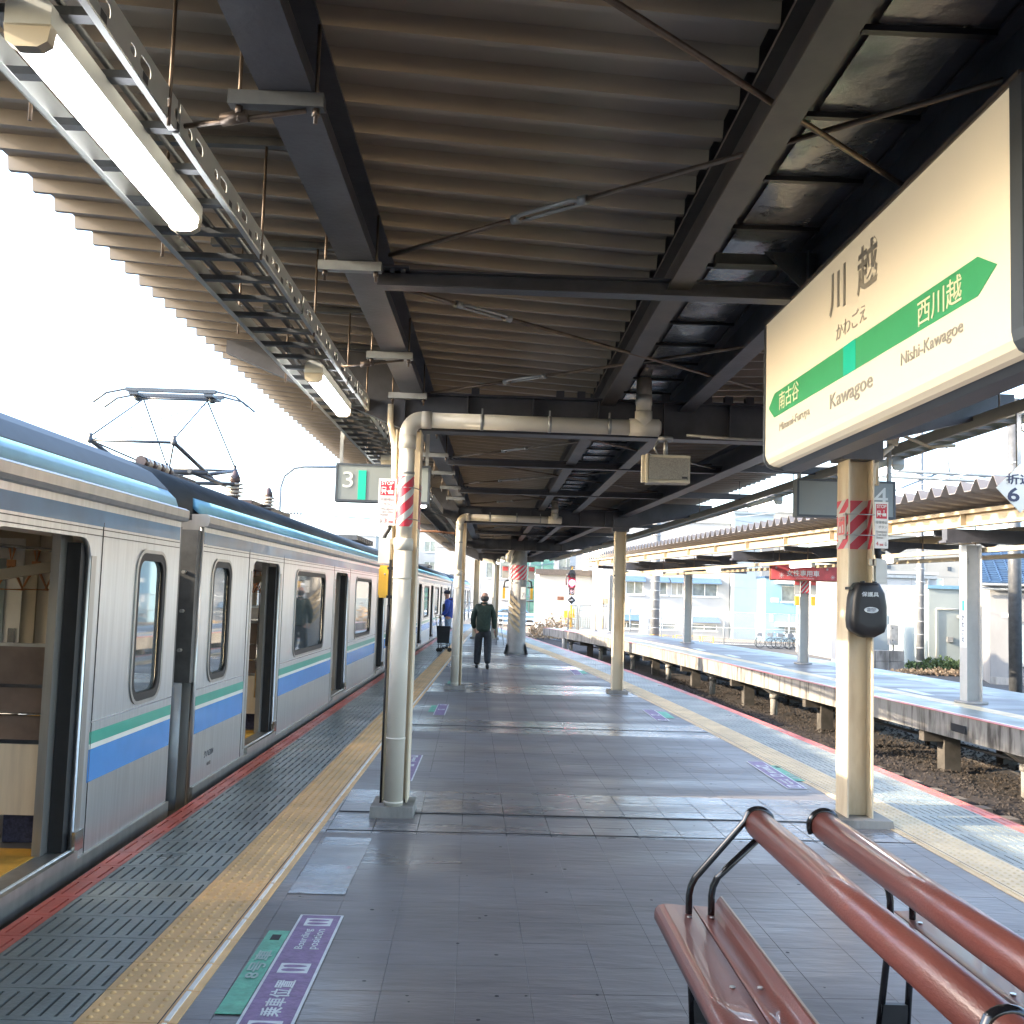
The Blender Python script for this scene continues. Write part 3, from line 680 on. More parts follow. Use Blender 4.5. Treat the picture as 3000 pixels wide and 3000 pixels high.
# ---- columns
def hcol(x, y, ztop, wx, wy, m, parent, z0=.05):
    s = MB(); t = .012
    s.box((x-wx/2, y-wy/2, z0), (x-wx/2+t, y+wy/2, ztop)); s.box((x+wx/2-t, y-wy/2, z0), (x+wx/2, y+wy/2, ztop)); s.box((x-wx/2+t, y-.006, z0), (x+wx/2-t, y+.006, ztop))
    return s.build('shaft', m, parent)
def stripes(parent, pts, z0, z1, name='striped_wrap', w=.105, slope=1.0):
    """candy stripes wrapped along a plan polyline (x,y) offset outward; real strips of film"""
    b = MB(); d = [0]
    for i in range(1, len(pts)): d.append(d[-1]+math.hypot(pts[i][0]-pts[i-1][0], pts[i][1]-pts[i-1][1]))
    def P(s):
        for i in range(len(pts)-1):
            if s <= d[i+1]+1e-9: f = (s-d[i])/(d[i+1]-d[i]); return (pts[i][0]+(pts[i+1][0]-pts[i][0])*f, pts[i][1]+(pts[i+1][1]-pts[i][1])*f)
        return pts[-1]
    n = len(pts)-1
    b.m = 0
    for i in range(n): b.add([(*pts[i], z0), (*pts[i+1], z0), (*pts[i+1], z1), (*pts[i], z1)], [(0, 1, 2, 3)])
    me = b.build(name, ['red_paint'], parent)
    b = MB(); cuts = sorted(set([round(v, 5) for v in d]+[round(d[-1]*i/24, 5) for i in range(25)]))
    q = z0-d[-1]*slope
    while q < z1:
        for s0, s1 in zip(cuts[:-1], cuts[1:]):
            a0 = q+s0*slope; a1 = q+s1*slope
            lo0, hi0 = max(z0, a0), min(z1, a0+w*.42); lo1, hi1 = max(z0, a1), min(z1, a1+w*.42)
            if hi0 <= lo0 and hi1 <= lo1: continue
            hi0 = max(hi0, lo0); hi1 = max(hi1, lo1)
            p0, p1 = P(s0), P(s1); nx_, ny_ = (p1[1]-p0[1]), -(p1[0]-p0[0]); l = math.hypot(nx_, ny_) or 1; ex, ey = nx_/l*.0012, ny_/l*.0012
            lo0 = min(lo0, z1); lo1 = min(lo1, z1)
            b.add([(p0[0]+ex, p0[1]+ey, lo0), (p1[0]+ex, p1[1]+ey, lo1), (p1[0]+ex, p1[1]+ey, hi1), (p0[0]+ex, p0[1]+ey, hi0)], [(0, 1, 2, 3)])
        q += w
    b.build('white_stripe', ['white_wrap'], me)
    return me
def stop_sign(parent, x0, x1, z0, z1, y, num, arrow_left, toward=-1, faded=False, label=None):
    """upright STOP plate facing -y"""
    pl = MB().box((x0, y, z0), (x1, y+.006, z1)).build('stop_plate', 'white_paint', parent, label=label)
    w = x1-x0; h = z1-z0; e = .003
    MB().box((x0+w*.1, y-.001, z1-h*.36), (x1-w*.1, y-.0002, z1-h*.045)).build('red_panel', 'red_paint', pl)
    AX = (1, 0, 0); AY = (0, 0, 1)
    text('STOP', (x0+w*.15, y-.0025, z1-h*.135), AX, AY, w*.7, h*.075, 'white_paint', pl, off=.02)
    b = MB()   # train pictogram
    cx = x0+w*.30; cz = z1-h*.24; q = w*.13
    b.box((cx-q, y-.003, cz-q*1.0), (cx+q, y-.0012, cz+q*1.25)); b.m = 1; b.box((cx-q*.7, y-.004, cz+q*.1), (cx+q*.7, y-.0031, cz+q*.85)); b.m = 0
    b.bar((cx-q*.9, y-.002, cz-q*2), (cx-q*.4, y-.002, cz-q*1), q*.3, .002, (0, 1, 0)); b.bar((cx+q*.9, y-.002, cz-q*2), (cx+q*.4, y-.002, cz-q*1), q*.3, .002, (0, 1, 0))
    # pressing hand
    hx = x0+w*.68; b.tube([(hx, y-.002, cz+q*.1), (hx, y-.002, cz+q*1.1)], q*.22, 6); b.ball((hx, y-.002, cz+q*1.3), q*.45, 8, 5, (1, .2, 1)); b.box((hx-q*.9, y-.003, cz-q*1.8), (hx+q*1.2, y-.0012, cz-q*.1)); b.bar((hx-q*1.7, y-.002, cz-q*.3), (hx-q*.7, y-.002, cz-q*1.2), q*.35, .002, (0, 1, 0))
    b.build('pictogram', ['white_paint', 'red_paint'], pl)
    text('非常停止', (x0+w*.08, y-.002, z1-h*.475), AX, AY, w*.84, h*.07, 'grey_text', pl)
    text('ボタン', (x0+w*.28, y-.002, z1-h*.575), AX, AY, w*.6, h*.065, 'grey_text', pl)
    text('Emergency\nTrain Stop\nButton', (x0+w*.12, y-.002, z1-h*.79), AX, AY, w*.78, h*.17, 'grey_text', pl)
    text(num, (x0+w*(.36 if arrow_left else .1), y-.002, z0+h*.06), AX, AY, w*.16, h*.085, 'red_sign', pl)
    text('番線', (x0+w*(.62 if arrow_left else .36), y-.002, z0+h*.055), AX, AY, w*.26, h*.045, 'red_sign', pl)
    ax_ = x0+w*(.18 if arrow_left else .82); b = MB(); b.box((ax_-.002, y-.002, z0+h*.06), (ax_+.002, y-.0002, z0+h*.14)); b.bar((ax_, y-.001, z0+h*.05), (ax_-.009, y-.001, z0+h*.085), .003, .0015, (0, 1, 0)); b.bar((ax_, y-.001, z0+h*.05), (ax_+.009, y-.001, z0+h*.085), .003, .0015, (0, 1, 0)); b.build('arrow', 'grey_text', pl)
    return pl
def plinth(x, y, wx, wy, parent, h=.07):
    b = MB(); b.prism([(x-wx/2, y-wy/2), (x+wx/2, y-wy/2), (x+wx/2, y+wy/2), (x-wx/2, y+wy/2)], lambda a, c, t: (x+(a-x)*(1 if t < .02 else .97), y+(c-y)*(1 if t < .02 else .97), t), .0, h); return b.build('plinth', 'concrete', parent)
def drainpipe(x, y, ztop, xr_, yb, parent, scale=1.0):
    b = MB(); r = .058*scale
    b.tube([(x, y, .05), (x, y, 1.95)], r*1.16, 20); b.tube([(x, y, 1.90), (x, y, 1.99)], r*1.22, 20); b.tube([(x, y, 1.95), (x, y, ztop-.13)], r, 20)
    b.build('downpipe', 'pipe_cream', parent)
    b = MB(); b.tube([(x, y, ztop-.22), (x, y, ztop-.12)], r*1.1, 20)
    arc = [(x+.10*(1-math.cos(a)), y, ztop-.11+.11*math.sin(a)) for a in [R(90*k/8) for k in range(9)]]
    b.tube([(x, y, ztop-.13)]+arc+[(x+.13, y, ztop)], r*1.06, 20); b.tube([(x+.10, y, ztop), (x+.17, y, ztop)], r*1.12, 20); b.build('elbow', 'pipe_cream', parent)
    b = MB(); b.tube([(x+.12, y, ztop), (xr_-.2, y, ztop-.004)], r, 20); b.build('horizontal_pipe', 'pipe_cream', parent)
    b = MB(); b.tube([(xr_-.22, y, ztop), (xr_+.0, y, ztop)], r*1.12, 20); b.tube([(xr_, y, ztop), (xr_+.012, y, ztop)], r*.9, 20); b.build('end_tee', 'pipe_cream', parent)
    xv = xr_-.115; b = MB(); b.tube([(xv, y, ztop), (xv, y, ztop+.12)], r*1.12, 20); b.tube([(xv, y, ztop+.1), (xv, y, 3.24)], r, 20); b.tube([(xv, y, 3.04), (xv, y, 3.11)], r*1.07, 20); b.build('riser_pipe', 'pipe_cream', parent)
    for q in (.28, .62, .92):
        xx = x+.13+(xr_-.25-x-.13)*q; c = MB(); c.tube([(xx-.012, y, ztop-.002), (xx+.012, y, ztop-.002)], r*1.07, 16); c.box((xx-.006, y-.01, ztop+r), (xx+.006, y+.01, ztop+.1)); c.build('pipe_clip', 'galv', parent)
    for z in (1.70, 2.47, .55, .10): MB().tube([(x, y, z-.008), (x, y, z+.008)], r*(1.22 if z < 1.95 else 1.07), 16).build('pipe_clip', 'pipe_cream' if z < 1.95 else 'galv', parent)
# near left column
c1 = thing('canopy_column', 'near left cream steel column with drainpipe and red and white striped wrap', 'column', (-.63, 7.7, 0), group='cream columns of the near canopy')
hcol(-.66, 7.72, 2.81, .19, .24, 'cream_stained', c1); plinth(-.66, 7.62, .31, .40, c1, .075)
drainpipe(-.655, 7.50, 2.87, 1.20, 7.5, c1)
stripes(c1, [(-.655+.0605*math.cos(a), 7.50+.0605*math.sin(a)) for a in [R(d_) for d_ in range(165, 380, 12)]], 2.075, 2.445, slope=.9, w=.135)
stripes(c1, [(-.5635, 7.60), (-.5635, 7.84)], 2.075, 2.41, slope=1.0, w=.135)
b = MB()
for z in (2.36, 2.13): b.tube([(-.77, 7.60, z), (-.715, 7.50, z), (-.66, 7.438, z), (-.595, 7.46, z), (-.560, 7.58, z), (-.558, 7.7, z)], .004, 5)
b.build('wire_band', 'galv', c1)
b = MB(); b.tube([(-.80, 7.60, 3.0), (-.80, 7.62, 2.86), (-.765, 7.63, 2.7), (-.755, 7.63, 2.45), (-.76, 7.63, 2.4)], .022, 10); b.build('conduit', 'cream_stained', c1)
b = MB(); b.tube([(-.77, 7.6, 2.09), (-.775, 7.6, 2.06), (-.80, 7.6, 2.02), (-.81, 7.6, 1.985)], .017, 10); b.build('conduit', 'rubber', c1)
eb = thing('emergency_stop_button_unit', 'grey box over yellow emergency button case mounted left of the near left column', 'emergency button', (-.80, 7.58, 1.6))
MB().box((-.842, 7.55, 1.805), (-.758, 7.62, 1.99)).build('junction_box', 'lamp_body', eb); MB().box((-.757, 7.56, 1.945), (-.71, 7.6, 1.99)).build('small_box', 'cream', eb)
b = MB(); b.prism(rrect(-.826, 1.552, -.762, 1.79, .008, 3), lambda a, c, t: (a, t, c), 7.55, 7.64); b.prism(rrect(-.833, 1.57, -.81, 1.77, .01, 3), lambda a, c, t: (a, t, c), 7.555, 7.635); b.build('yellow_case', 'yellow_paint', eb)
MB().ball((-.787, 7.55, 1.725), .007, 8, 5).build('button', 'galv', eb)
b = MB(); b.box((-.759, 7.56, 1.50), (-.743, 7.60, 1.832)); 
for z in (1.77, 1.56): b.box((-.743, 7.56, z-.012), (-.705, 7.60, z+.012)); b.box((-.77, 7.545, z-.01), (-.75, 7.56, z+.01))
b.build('mounting_rail', 'rubber', eb)
b = MB(); b.tube([(-.752, 7.58, 1.50), (-.752, 7.58, 1.38), (-.758, 7.58, 1.2)], .012, 8); b.tube([(-.755, 7.58, 1.2), (-.755, 7.58, .06)], .008, 8); b.build('cable', 'rubber', eb)
ss = thing('emergency_stop_sign', 'white STOP emergency sign on the left of the near left column, numbered 3', 'sign', (-.79, 7.55, 2.1)); stop_sign(ss, -.858, -.728, 2.085, 2.43, 7.545, '3', True)
# near right column
c2 = thing('canopy_column', 'near right thick cream H-section column with red and white striped wrap behind the black case', 'column', (2.755, 7.7, 0), group='cream columns of the near canopy')
hcol(2.75, 7.72, 2.78, .195, .25, 'cream_stained', c2); plinth(2.755, 7.70, .42, .40, c2, .055)
MB().box((2.60, 7.58, 2.70), (2.91, 7.86, 3.0)).build('column_cap', 'steel_dark', c2)
stripes(c2, [(2.651, 7.845), (2.651, 7.594)], 2.03, 2.40, slope=.55, w=.13); stripes(c2, [(2.666, 7.7125), (2.834, 7.7125)], 2.03, 2.40, slope=1.0, w=.165); stripes(c2, [(2.834, 7.712), (2.834, 7.597)], 2.03, 2.40, slope=1.6, w=.165)
b = MB()
for z in (2.285, 2.13): b.tube([(2.648, 7.85, z), (2.648, 7.59, z), (2.85, 7.59, z)], .004, 5); b.box((2.638, 7.62, z-.008), (2.649, 7.67, z+.008))
b.build('wire_band', 'galv', c2)
s2 = thing('emergency_stop_sign', 'white STOP sign on the right of the near right column, numbered 4', 'sign', (2.9, 7.6, 2.1)); stop_sign(s2, 2.853, 2.955, 2.036, 2.385, 7.60, '4', False)
s3 = thing('emergency_stop_sign', 'narrow faded STOP sign seen edge-on on the left flange of the near right column', 'sign', (2.6425, 7.7, 2.1))
MB().box((2.6385, 7.62, 2.10), (2.6445, 7.79, 2.30)).build('stop_plate', 'white_wrap', s3)
MB().box((2.6370, 7.64, 2.135), (2.6385, 7.77, 2.27)).build('red_panel', 'red_sign', s3); text('STOP', (2.6360, 7.755, 2.235), (0, -1, 0), (0, 0, 1), .10, .028, 'white_wrap', s3)
MB().box((2.6355, 7.66, 2.15), (2.6369, 7.69, 2.21)).build('pictogram', 'white_wrap', s3); MB().box((2.6355, 7.715, 2.15), (2.6369, 7.75, 2.2)).build('pictogram', 'white_wrap', s3)
jb = thing('junction_box', 'cream junction box with black corrugated hose right of the near right column', 'box', (2.88, 7.62, 1.85))
b = MB(); b.prism([(2.862, 1.77), (2.947, 1.77), (2.947, 1.94), (2.93, 1.955), (2.862, 1.96)], lambda a, c, t: (a, t, c), 7.60, 7.68); b.build('box', 'lamp_body', jb)
MB().box((2.812, 7.595, 1.905), (2.865, 7.64, 1.955)).build('small_box', 'cream', jb)
b = MB(); b.tube([(2.885, 7.64, 2.04), (2.90, 7.64, 1.955)], .024, 10)
for q in range(7): b.tube([(2.887+.002*q, 7.64, 2.035-.011*q), (2.888+.002*q, 7.64, 2.030-.011*q)], .028, 10)
b.tube([(2.876, 7.64, 1.95), (2.876, 7.64, 1.75)], .012, 8); b.build('hose', 'rubber', jb)
pc = thing('protective_gear_case', 'black plastic wall case lettered 保護具 hung on the near right column', 'case', (2.73, 7.45, 1.57))
prof = [(2.655, 1.765), (2.66, 1.772), (2.80, 1.772), (2.815, 1.765), (2.85, 1.70), (2.868, 1.60), (2.866, 1.46), (2.85, 1.415), (2.78, 1.378), (2.70, 1.376), (2.63, 1.415), (2.610, 1.44), (2.604, 1.50), (2.615, 1.66), (2.635, 1.74)]
def case_layer(y, s, oz=0): cx, cz = 2.737, 1.572; return [(cx+(a-cx)*s, y, cz+(c-cz)*s+oz) for a, c in prof]
b = MB(); n = len(prof); L = [case_layer(7.60, 1.0), case_layer(7.50, 1.02), case_layer(7.475, 1.0), case_layer(7.462, .955), case_layer(7.452, .86), case_layer(7.447, .6)]
v = [p for l in L for p in l]; f = []
for i in range(len(L)-1):
    for k in range(n): f.append((i*n+k, i*n+(k+1) % n, (i+1)*n+(k+1) % n, (i+1)*n+k))
b.smooth = True; b.add(v, f); b.smooth = False; b.f.append([5*n+k for k in range(n)]); b.mi.append(0); b.sm.append(False); b.f.append([k for k in range(n)]); b.mi.append(0); b.sm.append(False)
b.build('shell', 'black', pc)
b = MB(); b.tube([(2.68, 7.5, 1.776), (2.71, 7.5, 1.780)], .008, 6); b.tube([(2.77, 7.5, 1.780), (2.80, 7.5, 1.776)], .008, 6); b.box((2.598, 7.5, 1.72), (2.625, 7.59, 1.74)); b.build('clip', 'black_gloss', pc)
text('保護具', (2.672, 7.4455, 1.672), (1, 0, 0), (0, 0, 1), .125, .034, 'mark_white', pc, off=.012)
b = MB(); e = [(2.742+.052*math.cos(2*PI*k/28), 1.575+.022*math.sin(2*PI*k/28)) for k in range(28)]; b.prism(e, lambda a, c, t: (a, t, c), 7.4445, 7.4465); b.build('label_plate', 'mark_white', pc)
text('列車の停止を\n確認したか？', (2.710, 7.4435, 1.563), (1, 0, 0), (0, 0, 1), .064, .026, 'navy_text', pc)
b = MB()
for q in range(8): b.box((2.69+.0125*q, 7.4555, 1.40), (2.695+.0125*q, 7.462, 1.432))
b.build('vent', 'black_gloss', pc)
for ch in pc.children: ch.location.x += .03
# second pair of columns
c3 = thing('canopy_column', 'second left cream column with drainpipe, right of the person in blue', 'column', (-.55, 17.55, 0), group='cream columns of the near canopy')
hcol(-.555, 17.6, 2.83, .18, .2, 'cream_stained', c3); plinth(-.56, 17.5, .36, .42, c3, .06); drainpipe(-.575, 17.42, 2.90, 1.15, 17.4, c3, 1.0)
c4 = thing('canopy_column', 'second right cream column standing slim before the opposite platform end', 'column', (2.2, 17.6, 0), group='cream columns of the near canopy')
hcol(2.19, 17.62, 2.82, .19, .22, 'cream_stained', c4); plinth(2.19, 17.6, .34, .38, c4, .05); MB().box((2.05, 17.5, 2.75), (2.33, 17.74, 3.02)).build('column_cap', 'steel_dark', c4)
b = MB(); b.box((2.285, 17.48, 2.05), (2.33, 17.5, 2.07)); b.box((2.08, 17.47, 1.98), (2.1, 17.5, 2.0)); b.build('bracket', 'rubber', c4)
# far pair
c5 = thing('canopy_column', 'far slim white column left of the walking man', 'column', (-.5, 37.2, 0), group='cream columns of the near canopy')
hcol(-.55, 37.2, 2.85, .2, .2, 'cream', c5); plinth(-.55, 37.2, .35, .35, c5)
c6 = thing('canopy_column', 'far slim column with curved drainpipe right of the walking man head', 'column', (.12, 37, 0), group='cream columns of the near canopy')
hcol(.16, 37.2, 2.85, .2, .2, 'cream', c6); plinth(.14, 37.1, .35, .35, c6); 
b = MB(); b.tube([(.09, 37, .05), (.09, 37, 2.6), (.07, 37, 2.72), (0, 37, 2.8), (-.35, 37, 2.82)], .07, 10); b.build('downpipe', 'pipe_cream', c6)
# big concrete column
c7 = thing('concrete_column', 'big grey round concrete column with striped wrap and number 7 plate in mid platform', 'column', (.72, 28.4, 0))
b = MB(); b.tube([(.72, 28.4, 0), (.72, 28.4, .12), (.72, 28.4, 1.3), (.72, 28.4, 3.3)], [.30, .262, .245, .235], 24); b.build('shaft', 'concrete_pale', c7)
b = MB()
for s in (-1, 1): b.prism([(.72+s*.27, 0), (.72+s*.33, 0), (.72+s*.26, .28)], lambda a, c, t: (a, t, c), 28.2, 28.5)
b.build('foot_guard', 'rubber', c7)
stripes(c7, [(.72+.25*math.cos(a), 28.4+.25*math.sin(a)) for a in [R(d_) for d_ in range(180, 361, 12)]], 2.03, 2.43, slope=.9, w=.13)
b = MB()
for i in range(5): 
    z = 1.65-.17*i; b.prism([(.50, z), (.62, z-.13), (.80, z-.30), (.80, z-.40), (.62, z-.24), (.50, z-.1)], lambda a, c, t: (a, t, c), 28.13, 28.165)
b.build('worn_stripe', 'hatch_beige', c7)
MB().box((.80, 28.10, 1.5), (.93, 28.12, 1.83)).build('number_plate', 'white_paint', c7); text('7', (.83, 28.095, 1.55), (1, 0, 0), (0, 0, 1), .07, .13, 'grey_text', c7)
for s in (-1, 1):
    x = .72+s*.36; b = MB(); b.tube([(.72+s*.25, 28.2, 2.02), (x, 28.2, 1.98), (x+s*.03, 28.2, 1.8)], .022, 8); b.tube([(.72+s*.25, 28.2, 1.44), (x+s*.08, 28.2, 1.44)], .014, 6); b.tube([(.72+s*.25, 28.2, 1.82), (x+s*.02, 28.2, 1.82)], .018, 6); b.build('guard_hoop', 'rubber', c7)
    MB().box((x-.035+s*.02, 28.15, 1.5), (x+.035+s*.02, 28.25, 1.8)).build('yellow_case', 'yellow_paint', c7)
    MB().box((x-.09, 28.18, 2.05), (x+.09, 28.2, 2.40)).build('stop_plate', 'white_wrap', c7); MB().box((x-.07, 28.165, 2.27), (x+.07, 28.178, 2.38)).build('red_panel', 'red_sign', c7)
b = MB(); b.tube([(.45, 28.2, 3.1), (.43, 28.2, 2.9), (.52, 28.15, 2.8), (.45, 28.15, 2.7), (.43, 28.15, 2.5)], .075, 10); b.build('drainpipe', 'pipe_cream', c7)
b = MB(); 
for z in (1.13, 1.95): b.tube([(.72, 28.4, z-.015), (.72, 28.4, z+.015)], .252, 24)
b.build('band', 'galv', c7)
# ================================================================== station name sign
sg = thing('station_name_sign', 'large cream station name sign 川越 with green arrow band hung from the canopy at right', 'sign', (1.48, 3.88, 2.3))
X0 = 1.364
b = MB(); pr = [(X0, 3.02), (X0, 2.345), (X0+.006, 2.322), (X0+.02, 2.302), (X0+.045, 2.29), (X0+.07, 2.287), (X0+.07, 3.02)]
b.prism(pr, lambda a, c, t: (a, t, c), 2.65, 5.125); b.build('light_panel', 'sign_cream', sg)
b = MB(); fr = [(X0-.006, 3.025), (X0-.006, 2.34), (X0, 2.312), (X0+.014, 2.29), (X0+.045, 2.275), (X0+.18, 2.262), (X0+.18, 3.025)]
b.prism(fr, lambda a, c, t: (a, t, c), 5.126, 5.15); b.prism(fr, lambda a, c, t: (a, t, c), 2.585, 2.649); b.build('end_frame', 'frame_grey', sg)
b = MB(); b.box((X0-.006, 2.6, 3.021), (X0+.18, 5.15, 3.04)); b.build('top_frame', 'steel_brown', sg)
b = MB(); b.prism([(X0+.071, 2.288), (X0+.10, 2.27), (X0+.18, 2.265), (X0+.18, 3.02), (X0+.071, 3.02)], lambda a, c, t: (a, t, c), 2.65, 5.125); b.build('housing', 'frame_grey', sg)
xx = X0-.0012
b = MB(); arrow = [(5.064, 2.577), (4.958, 2.517), (2.842, 2.492), (2.726, 2.55), (2.842, 2.608), (4.958, 2.637)]
arrow = [(5.064, 2.575), (4.96, 2.511), (2.842, 2.494), (2.73, 2.551), (2.842, 2.610), (4.96, 2.632)]
b.prism(arrow, lambda a, c, t: (t, a, c), xx-.0012, xx); b.build('arrow_band', 'sign_green', sg)
MB().box((xx-.0024, 3.829, 2.5015), (xx-.0013, 3.964, 2.6215)).build('teal_square', 'sign_teal', sg)
AX, AY = (0, -1, 0), (0, 0, 1); xt = xx-.0012; xg = xx-.003
text('川', (xt, 4.14, 2.782), AX, AY, .195, .178, 'sign_text', sg, off=.02); text('越', (xt, 3.815, 2.776), AX, AY, .208, .183, 'sign_text', sg, off=.02)
text('かわごえ', (xt, 4.055, 2.667), AX, AY, .338, .066, 'sign_text', sg)
text('西川越', (xg, 3.253, 2.510), AX, AY, .314, .086, 'sign_cream_text', sg); text('南古谷', (xg, 4.868, 2.530), AX, AY, .318, .086, 'sign_cream_text', sg)
text('Nishi-Kawagoe', (xt, 3.395, 2.402), AX, AY, .46, .056, 'sign_text', sg, off=.006); text('Kawagoe', (xt, 4.125, 2.380), AX, AY, .472, .080, 'sign_text', sg, off=.010)
text('Minami-Furuya', (xt, 4.865, 2.416), AX, AY, .47, .050, 'sign_text', sg)
b = MB(); b.box((.98, 4.58, 3.14), (1.66, 4.625, 3.20)); b.box((.98, 4.55, 3.14), (1.66, 4.58, 3.146)); b.build('channel', 'galv_dark', sg)
b = MB(); b.prism([(1.19, 3.20), (1.56, 3.20), (1.46, 3.03), (1.37, 3.03)], lambda a, c, t: (a, t, c), 4.54, 4.548)
for x_, z_ in ((1.24, 3.17), (1.34, 3.17), (1.36, 3.09)): b.tube([(x_, 4.525, z_), (x_, 4.54, z_)], .010, 6)
b.box((1.385, 4.50, 3.03), (1.395, 4.54, 3.20)); b.build('bracket', 'galv_dark', sg)
# numbered boards
def board(label, x0, x1, num, side):
    t = thing('track_number_board', label, 'sign', ((x0+x1)/2, 9.05, 2.4))
    pw = .07
    MB().box((x0+.01, 8.99, 2.395), (x1-.01, 9.11, 2.695)).build('panel', 'board_grey', t)
    b = MB(); b.box((x0, 8.985, 2.375), (x1, 9.115, 2.395)); b.box((x0, 8.985, 2.695), (x1, 9.115, 2.715)); b.box((x0, 8.985, 2.395), (x0+.018, 9.115, 2.695)); b.box((x1-.018, 8.985, 2.395), (x1, 9.115, 2.695)); b.build('frame', 'frame_grey', t)
    b = MB()
    for x in (x0+.035, x1-.035): b.box((x-.014, 9.03, 2.715), (x+.014, 9.07, 3.40))
    b.build('hanger', 'galv', t)
    if side < 0:
        text(num, (x0+.065, 8.987, 2.50), (1, 0, 0), (0, 0, 1), .09, .14, 'board_text', t); MB().box((x0+.20, 8.986, 2.396), (x0+.27, 8.9895, 2.655)).build('teal_bar', 'sign_teal', t)
    else:
        text(num, (x1-.195, 8.987, 2.49), (1, 0, 0), (0, 0, 1), .125, .165, 'board_text', t)
    return t
board('grey hanging track board with white 3 and teal bar left of the near left column', -1.405, -.575, '3', -1)
board('grey hanging track board with white 4 behind the near right column', 2.68, 3.56, '4', 1)
dm = thing('diamond_sign', 'white diamond sign lettered 折 6 at the right picture edge', 'sign', (3.645, 7.0, 2.45))
b = MB(); b.prism([(3.475, 2.45), (3.645, 2.28), (3.815, 2.45), (3.645, 2.62)], lambda a, c, t: (a, t, c), 7.0, 7.006); b.build('panel', 'board_text', dm)
text('折返', (3.545, 6.998, 2.475), (1, 0, 0), (0, 0, 1), .19, .075, 'navy_text', dm, off=.02); text('6', (3.553, 6.998, 2.355), (1, 0, 0), (0, 0, 1), .085, .10, 'navy_text', dm, off=.02)
b = MB(); b.box((3.63, 7.01, 2.60), (3.66, 7.03, 2.99)); b.build('hanger', 'galv', dm)
# speaker under the near cross beam
sp = thing('loudspeaker', 'beige box loudspeaker hung under the near cross beam right of the drainpipe', 'speaker', (1.24, 7.45, 2.55))
cx0, cx1, cz0, cz1 = 1.10, 1.42, 2.455, 2.655
b = MB(); b.prism([(cx0, 7.42), (cx1, 7.40), (cx1+.0, 7.55), (cx0+.02, 7.60)], lambda a, c, t: (a, c, t), cz0, cz1); b.build('cabinet', 'speaker_box', sp)
MB().box((cx0+.018, 7.394, cz0+.02), (cx1-.012, 7.400, cz1-.018)).build('grille', 'speaker_grille', sp)
b = MB(); b.box((cx0-.03, 7.42, cz0+.0), (cx0-.004, 7.47, cz1+.0)); b.box((cx0-.004, 7.40, cz0-.008), (cx0+.012, 7.43, cz1+.006)); b.build('side_plate', 'cream', sp)
MB().box((cx1-.06, 7.392, cz0+.03), (cx1-.02, 7.394, cz0+.045)).build('name_plate', 'rubber', sp)
b = MB(); b.tube([(1.25, 7.48, 2.77), (1.25, 7.48, 2.80)], .055, 12); b.tube([(1.25, 7.48, 2.66), (1.25, 7.48, 2.78)], .016, 8); b.box((1.14, 7.46, 2.655), (1.40, 7.50, 2.668)); b.tube([(1.20, 7.5, 2.78), (1.17, 7.5, 2.72), (1.21, 7.5, 2.66)], .008, 6); b.build('bracket', 'galv', sp)
b = MB(); b.tube([(1.40, 7.45, 2.815), (1.8, 7.45, 2.80), (2.4, 7.45, 2.80), (2.62, 7.5, 2.80)], .010, 6); b.tube([(1.5, 7.43, 2.80), (2.5, 7.43, 2.79)], .007, 6); b.build('conduit', 'galv', cn)
# little box hanging from deck, right
for i, (x, y, lab) in enumerate(((3.15, 8.7, 'small cream sensor box hanging below the canopy between the name sign and the 4 board'), )):
    t = thing('sensor_box', lab, 'sensor', (x, y, 2.8)); MB().box((x-.03, y-.03, 2.76), (x+.03, y+.03, 2.85)).build('box', 'cream', t); b = MB(); b.tube([(x, y, 2.85), (x, y, 3.28)], .006, 6); b.tube([(x, y, 2.72), (x, y, 2.76)], .015, 6); b.build('stem', 'cream', t)
wb = thing('cable_bundle', 'coiled beige cable bundle and bent conduit behind the near right column top', 'cable', (3.0, 7.9, 2.9))
b = MB()
for i in range(7): b.tube([(3.04+.02*i, 7.9, 3.12), (3.01+.026*i, 7.9, 2.98), (3.09+.008*i, 7.9, 2.86)], .009, 6)
b.box((3.16, 7.88, 2.98), (3.25, 7.94, 3.12)); b.tube([(2.93, 7.85, 2.55), (2.93, 7.85, 2.66), (2.98, 7.87, 2.76), (3.10, 7.9, 2.86)], .022, 9); b.tube([(3.02, 7.9, 2.98), (3.2, 7.9, 2.94), (3.4, 7.9, 2.86), (3.6, 7.9, 2.88)], .014, 7); b.tube([(3.0, 7.95, 2.55), (3.0, 7.95, 3.25)], .018, 6)
b.build('cables', 'cream_stained', wb)
# wall-arm lamp on the second left column (over the train)
ar = thing('arm_bracket', 'rusty bracket arm with hanging grey camera beyond the near left column', 'bracket', (-1.0, 17.4, 2.7))
b = MB(); b.tube([(-.66, 17.4, 2.62), (-1.0, 17.4, 2.64), (-1.30, 17.4, 2.63), (-1.36, 17.4, 2.58), (-1.36, 17.4, 2.46)], .018, 8); b.build('arm', 'rust', ar); b = MB(); b.box((-1.42, 17.35, 2.37), (-1.28, 17.5, 2.45)); b.box((-1.38, 17.37, 2.45), (-1.34, 17.42, 2.48)); b.build('camera', 'lamp_body', ar)

